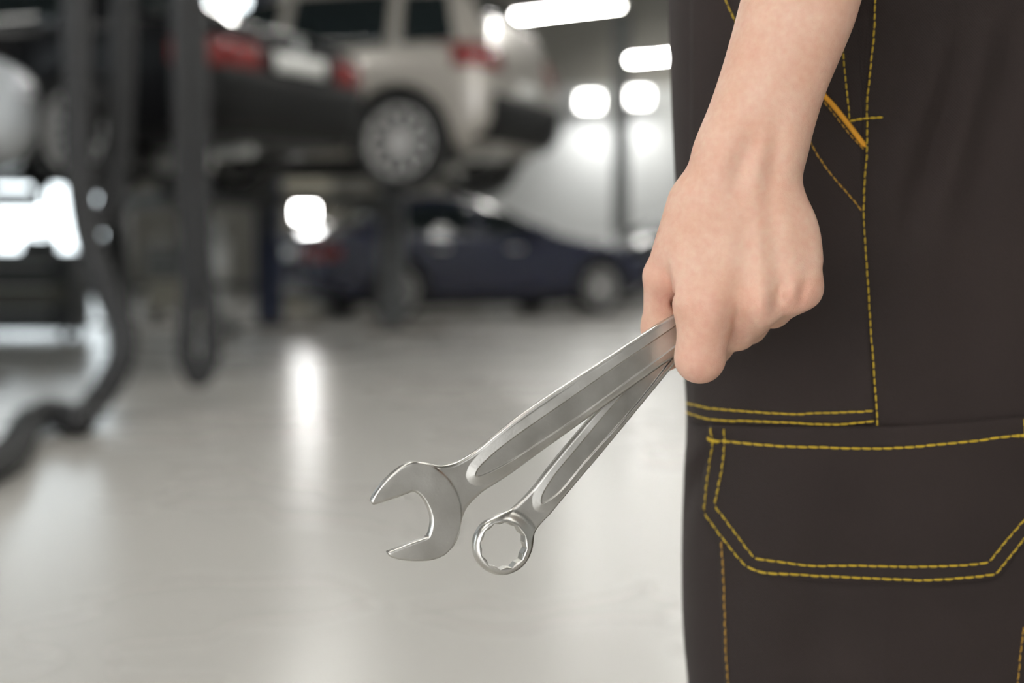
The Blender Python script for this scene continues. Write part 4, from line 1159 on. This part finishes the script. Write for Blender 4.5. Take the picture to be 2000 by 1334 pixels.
# boots, shirt
for yc, dx in ((YC, 0.0), (YC + 0.215, 0.035)):
    def f_boot(P, yc=yc, dx=dx):
        xa = 0.255 + dx
        f = cone(P, np.array([xa, yc, 0.055]), np.array([xa - 0.15, yc, 0.045]), 0.045, 0.042, 1.0)
        f = smin(f, cone(P, np.array([xa, yc, 0.06]), np.array([xa, yc, 0.16]), 0.05, 0.052), 0.03)
        return smax(smax(f, 0.012 - P[:, 2], 0.006), P[:, 2] - 0.17, 0.004)
    V, Q, N = surface_nets(f_boot, (0.02 + dx, yc - 0.075, 0.0), (0.34 + dx, yc + 0.075, 0.19), 0.004)
    b = link('boot', fast_mesh('boot', V - OFF, Q), M['boot'], person)
    def f_sole(P, yc=yc, dx=dx):
        xa = 0.255 + dx
        f = cone(P * [1, 1, 0], np.array([xa + 0.005, yc, 0]), np.array([xa - 0.152, yc, 0]), 0.048, 0.045)
        return smax(f, np.abs(P[:, 2] - 0.0105) - 0.0105, 0.003)
    V, Q, N = surface_nets(f_sole, (0.02 + dx, yc - 0.075, -0.01), (0.34 + dx, yc + 0.075, 0.04), 0.004)
    link('sole', fast_mesh('sole', V - OFF, Q), M['rubber'], b)
def f_shirt(P):
    T0, T1 = np.array([0.262, YC + 0.107, 1.06]), np.array([0.275, YC + 0.107, 1.36])
    Q = P.copy(); Q[:, 1] = T0[1] + (P[:, 1] - T0[1]) * 0.66
    f = cone(Q, T0, T1, 0.125, 0.12)
    sh = c2w(cp(1840, -1750, 60)); el = c2w(cp(1800, -1080, 42))
    f = smin(f, cone(P, sh, el, 0.066, 0.062), 0.05)
    f = smin(f, cone(P, np.array([0.285, YC + 0.107, 1.40]), sh + np.array([0.0, 0.03, 0.0]), 0.07, 0.06), 0.05)
    return smax(f, 1.045 - P[:, 2], 0.01)
V, Q, N = surface_nets(f_shirt, (0.06, 0.70, 1.0), (0.50, 1.36, 1.56), 0.007)
link('shirt', fast_mesh('shirt', V - OFF, Q), M['shirt'], person)

# ------------------------------------------------------------------ the two spanners
def poly_exact(P, poly):
    """signed distance to a closed polygon (negative inside)"""
    P = P.astype(np.float32); x, y = P[:, 0], P[:, 1]
    best = np.full(len(P), 1e9, np.float32); par = np.zeros(len(P), bool)
    for a, b in zip(poly, np.roll(poly, -1, 0)):
        d = b - a; L2 = float(d @ d) + 1e-18
        wx, wy = x - np.float32(a[0]), y - np.float32(a[1])
        t = np.clip((wx * np.float32(d[0]) + wy * np.float32(d[1])) / np.float32(L2), 0, 1)
        best = np.minimum(best, (wx - t * np.float32(d[0])) ** 2 + (wy - t * np.float32(d[1])) ** 2)
        c1, c2 = y >= a[1], y < b[1]
        cr = d[0] * wy > d[1] * wx
        par ^= (c1 & c2 & cr) | (~c1 & ~c2 & ~cr)
    return np.sqrt(best) * np.where(par, -1, 1)
class PolySDF:
    """polygon distance held in a fine table"""
    def __init__(s, poly, lo, hi, h=0.0002):
        s.lo, s.h = np.array(lo) - 3 * h, h
        s.n = np.ceil((np.array(hi) + 3 * h - s.lo) / h).astype(int) + 1
        g = np.stack(np.meshgrid(*[s.lo[i] + np.arange(s.n[i]) * h for i in range(2)], indexing='ij'), -1).reshape(-1, 2)
        s.T = poly_exact(g, poly).astype(np.float64).reshape(s.n)
    def __call__(s, q):
        u = np.clip((q - s.lo) / s.h, 0, s.n - 1.001)
        i = u.astype(int); f = u - i
        a, b = i[:, 0], i[:, 1]; fx, fy = f[:, 0], f[:, 1]
        T = s.T
        return (T[a, b] * (1 - fx) + T[a + 1, b] * fx) * (1 - fy) + (T[a, b + 1] * (1 - fx) + T[a + 1, b + 1] * fx) * fy
def hexagon(q, ap, rot):
    ca, sn = math.cos(rot), math.sin(rot)
    x, y = np.abs(q[:, 0] * ca + q[:, 1] * sn), np.abs(-q[:, 0] * sn + q[:, 1] * ca)
    return np.maximum(x * 0.8660254 + y * 0.5, y) - ap
class Plane:
    """flat tool plane; local (u right, v down, w towards the camera)"""
    def __init__(s, px, py, z, tilt, tiltv=0.0):
        s.O = cp(px, py, z)
        t, tv = math.radians(tilt), math.radians(tiltv)
        s.U = np.array([math.cos(t), 0, math.sin(t)])
        s.N = np.array([math.sin(t) * math.cos(tv), math.sin(tv), -math.cos(t) * math.cos(tv)])
        s.V = np.cross(s.U, s.N); s.V = s.V if s.V[1] > 0 else -s.V
    def at(s, px, py, h=0.0):
        r = np.array([(px - W / 2) / F, (py - H / 2) / F, 1.0])
        O = s.O + s.N * h
        p = r * ((O @ s.N) / (r @ s.N)) - s.O
        return np.array([p @ s.U, p @ s.V])
    def world(s, P):
        return c2w(s.O + P[:, 0:1] * s.U + P[:, 1:2] * s.V + P[:, 2:3] * s.N)
def tool_mesh(f, lo, hi, h, pl, name, label):
    off = pl.world(np.zeros((1, 3)))[0]
    V, Q, N = surface_nets(f, lo, hi, h)
    Wd = pl.world(V)
    a, b, c = Wd[Q[0, 0]], Wd[Q[0, 1]], Wd[Q[0, 2]]
    nw = N[:, 0:1] * pl.U + N[:, 1:2] * pl.V + N[:, 2:3] * pl.N
    nw = nw[:, 0:1] * RGT + nw[:, 1:2] * DWN + nw[:, 2:3] * FWD
    if np.dot(np.cross(b - a, c - a), nw[Q[0, 0]]) < 0: Q = Q[:, ::-1]
    me = fast_mesh(name, Wd - off, Q)
    me.normals_split_custom_set_from_vertices([tuple(v) for v in nw])
    o = link(name, me, M['steel']); o.location = off
    return tag(o, label, 'spanner', 'spanners in the hand')

# open-ended spanner -------------------------------------------------
pl1 = Plane(1320, 660, 21, 13, 0)
HT = 0.0034
top1 = [(1322, 610), (1256, 653), (1177, 705), (1087, 763), (1020, 809), (966, 851), (935, 877), (916, 890), (897, 901), (882, 907), (865, 910), (852, 909)]
jaw_o = [(841, 906), (826, 903), (812, 902), (800, 904), (785, 911), (766, 925), (747, 944), (733, 962), (726, 975)]
tip_u = [(725, 981), (728, 985), (734, 985.5)]
inn = [(770, 974), (800, 963), (808, 961), (815, 964), (824, 972), (833, 986), (839, 1000), (842.5, 1015), (841.5, 1030), (838, 1042), (832, 1050)]
low = [(800, 1062), (760, 1078), (757.5, 1081), (760, 1086), (768, 1090), (782, 1094), (800, 1096), (816, 1096.5), (841, 1095), (863, 1088), (882, 1075), (893, 1060), (899, 1043), (902.5, 1026), (906, 1011), (912, 996), (922, 983), (935, 970), (950, 958), (976, 942), (1010, 919), (1049, 890), (1105, 850), (1159, 811), (1213, 773), (1299, 712), (1320, 698)]
ring1c = (1520, 522)
endl = [(1470, 592), (1490, 572)]
endt = [(1500, 478), (1440, 532)]
outl = top1 + jaw_o + tip_u + inn + low + endl + endt
poly1 = np.array([pl1.at(x, y, HT) for x, y in outl])
def smooth_closed(poly, n, fixed=()):
    return spline(list(poly) + [poly[0]], n)[:-1]
poly1 = smooth_closed(poly1, 3)
rec1 = np.array([pl1.at(x, y, HT) for x, y in [(929, 928), (932, 919), (940, 909), (954, 895), (975, 877), (1020, 843), (1094, 792), (1207, 713), (1322, 635), (1440, 552), (1470, 555), (1440, 592), (1322, 674), (1146, 803), (1020, 886.5), (1000, 899), (980, 910), (959, 921), (940, 929), (932, 930)]])
rec1 = smooth_closed(rec1, 2)
jc = pl1.at(792, 1010, HT); jr = 113 * PXM * 0.965
rc1 = pl1.at(*ring1c, HT)
b0 = np.minimum(poly1.min(0), rc1 - 0.016) - 0.002; b1 = np.maximum(poly1.max(0), rc1 + 0.016) + 0.002
S1, S1R = PolySDF(poly1, b0, b1), PolySDF(rec1, b0, b1)
def f_sp1(P):
    q = P[:, :2]
    d2 = S1(q)
    dr = S1R(q)
    dj = np.linalg.norm(q - jc, axis=1) - jr
    head = sstep(0.0006, -0.0006, dj)
    hh = 0.0035 + 0.0004 * head - 0.0008 * sstep(0.00035, -0.00035, dr) - 0.0007 * np.clip(dr / 0.005, 0, 1) * (1 - head)
    rnd = 0.0022 * (1 - head) + 0.0013 * head
    # handle is fuller along the middle of its flanges
    a, b = d2 + rnd, np.abs(P[:, 2]) - hh + rnd
    f = np.sqrt(np.maximum(a, 0) ** 2 + np.maximum(b, 0) ** 2) + np.minimum(np.maximum(a, b), 0) - rnd
    rq = np.linalg.norm(q - rc1, axis=1)
    a, b = rq - 0.0140 + 0.003, np.abs(P[:, 2]) - 0.0050 + 0.003
    f = smin(f, np.sqrt(np.maximum(a, 0) ** 2 + np.maximum(b, 0) ** 2) + np.minimum(np.maximum(a, b), 0) - 0.003, 0.003)
    hole = np.minimum(hexagon(q - rc1, 0.0095, 0), hexagon(q - rc1, 0.0095, math.pi / 6))
    return smax(f, -hole, 0.0006)
tool_mesh(f_sp1, (*b0, -0.0068), (*b1, 0.0068), 0.00038, pl1, 'open_end_spanner', 'larger steel spanner with open jaw, the upper one held in the hand')

# ring spanner -------------------------------------------------------
pl2 = Plane(1320, 690, 31, 13, -2)
RC = (982.5, 1066)
up2 = [(1322, 640), (1250, 712), (1157, 812.5), (1124, 851), (1092, 889), (1068, 919), (1046, 948), (1027, 970), (1006, 990), (993, 1000), (977, 1012), (970, 1040)]
lo2 = [(975, 1085), (1010, 1100), (1034, 1075), (1040.5, 1057), (1046, 1041), (1059, 1023), (1078, 1003), (1106, 969), (1140, 928.5), (1173, 890), (1247, 800), (1320, 711), (1400, 612)]
end2 = [(1440, 565), (1445, 535), (1425, 525), (1395, 560)]
poly2 = smooth_closed(np.array([pl2.at(x, y, 0.0032) for x, y in up2 + lo2 + end2]), 3)
rec2 = smooth_closed(np.array([pl2.at(x, y, 0.0032) for x, y in [(1058, 983), (1057.5, 975), (1061, 964), (1067, 953), (1087, 923), (1120, 884), (1162, 833), (1207, 781), (1260, 722), (1320, 660), (1380, 598), (1385, 610), (1340, 668), (1301, 716), (1245, 788), (1155, 889), (1140, 906), (1115.5, 936), (1097, 958), (1080, 972), (1070, 978), (1062, 983)]]), 2)
rc2 = pl2.at(*RC, 0.004)
RO, RI, RH = 58.0 * PXM, 40.6 * PXM, 0.0054
b0 = np.minimum(poly2.min(0), rc2 - RO) - 0.002; b1 = np.maximum(poly2.max(0), rc2 + RO) + 0.002
S2, S2R = PolySDF(poly2, b0, b1), PolySDF(rec2, b0, b1)
def f_sp2(P):
    q = P[:, :2]
    d2 = S2(q); dr = S2R(q)
    hh = 0.0033 - 0.0008 * sstep(0.00035, -0.00035, dr) - 0.0006 * np.clip(dr / 0.005, 0, 1)
    rnd = 0.0018
    a, b = d2 + rnd, np.abs(P[:, 2]) - hh + rnd
    f = np.sqrt(np.maximum(a, 0) ** 2 + np.maximum(b, 0) ** 2) + np.minimum(np.maximum(a, b), 0) - rnd
    dq = q - rc2; rq = np.linalg.norm(dq, axis=1)
    zz = P[:, 2]
    a, b = rq - RO + 0.0034, np.abs(zz) - RH + 0.0034
    ring = np.sqrt(np.maximum(a, 0) ** 2 + np.maximum(b, 0) ** 2) + np.minimum(np.maximum(a, b), 0) - 0.0034
    f = smin(f, ring, 0.005)
    hole = np.minimum(hexagon(dq, RI, 0.14), hexagon(dq, RI, 0.14 + math.pi / 6))
    f = smax(f, -hole, 0.0005)
    cham = (rq - RI * 1.04) - (np.abs(zz) - (RH - 0.0009)) * 1.0      # lead-in chamfer
    f = smax(f, -cham / 1.414, 0.0006)
    return f
tool_mesh(f_sp2, (*b0, -0.0072), (*b1, 0.0072), 0.00038, pl2, 'ring_spanner', 'smaller steel spanner with twelve-point ring end, the lower one in the hand')
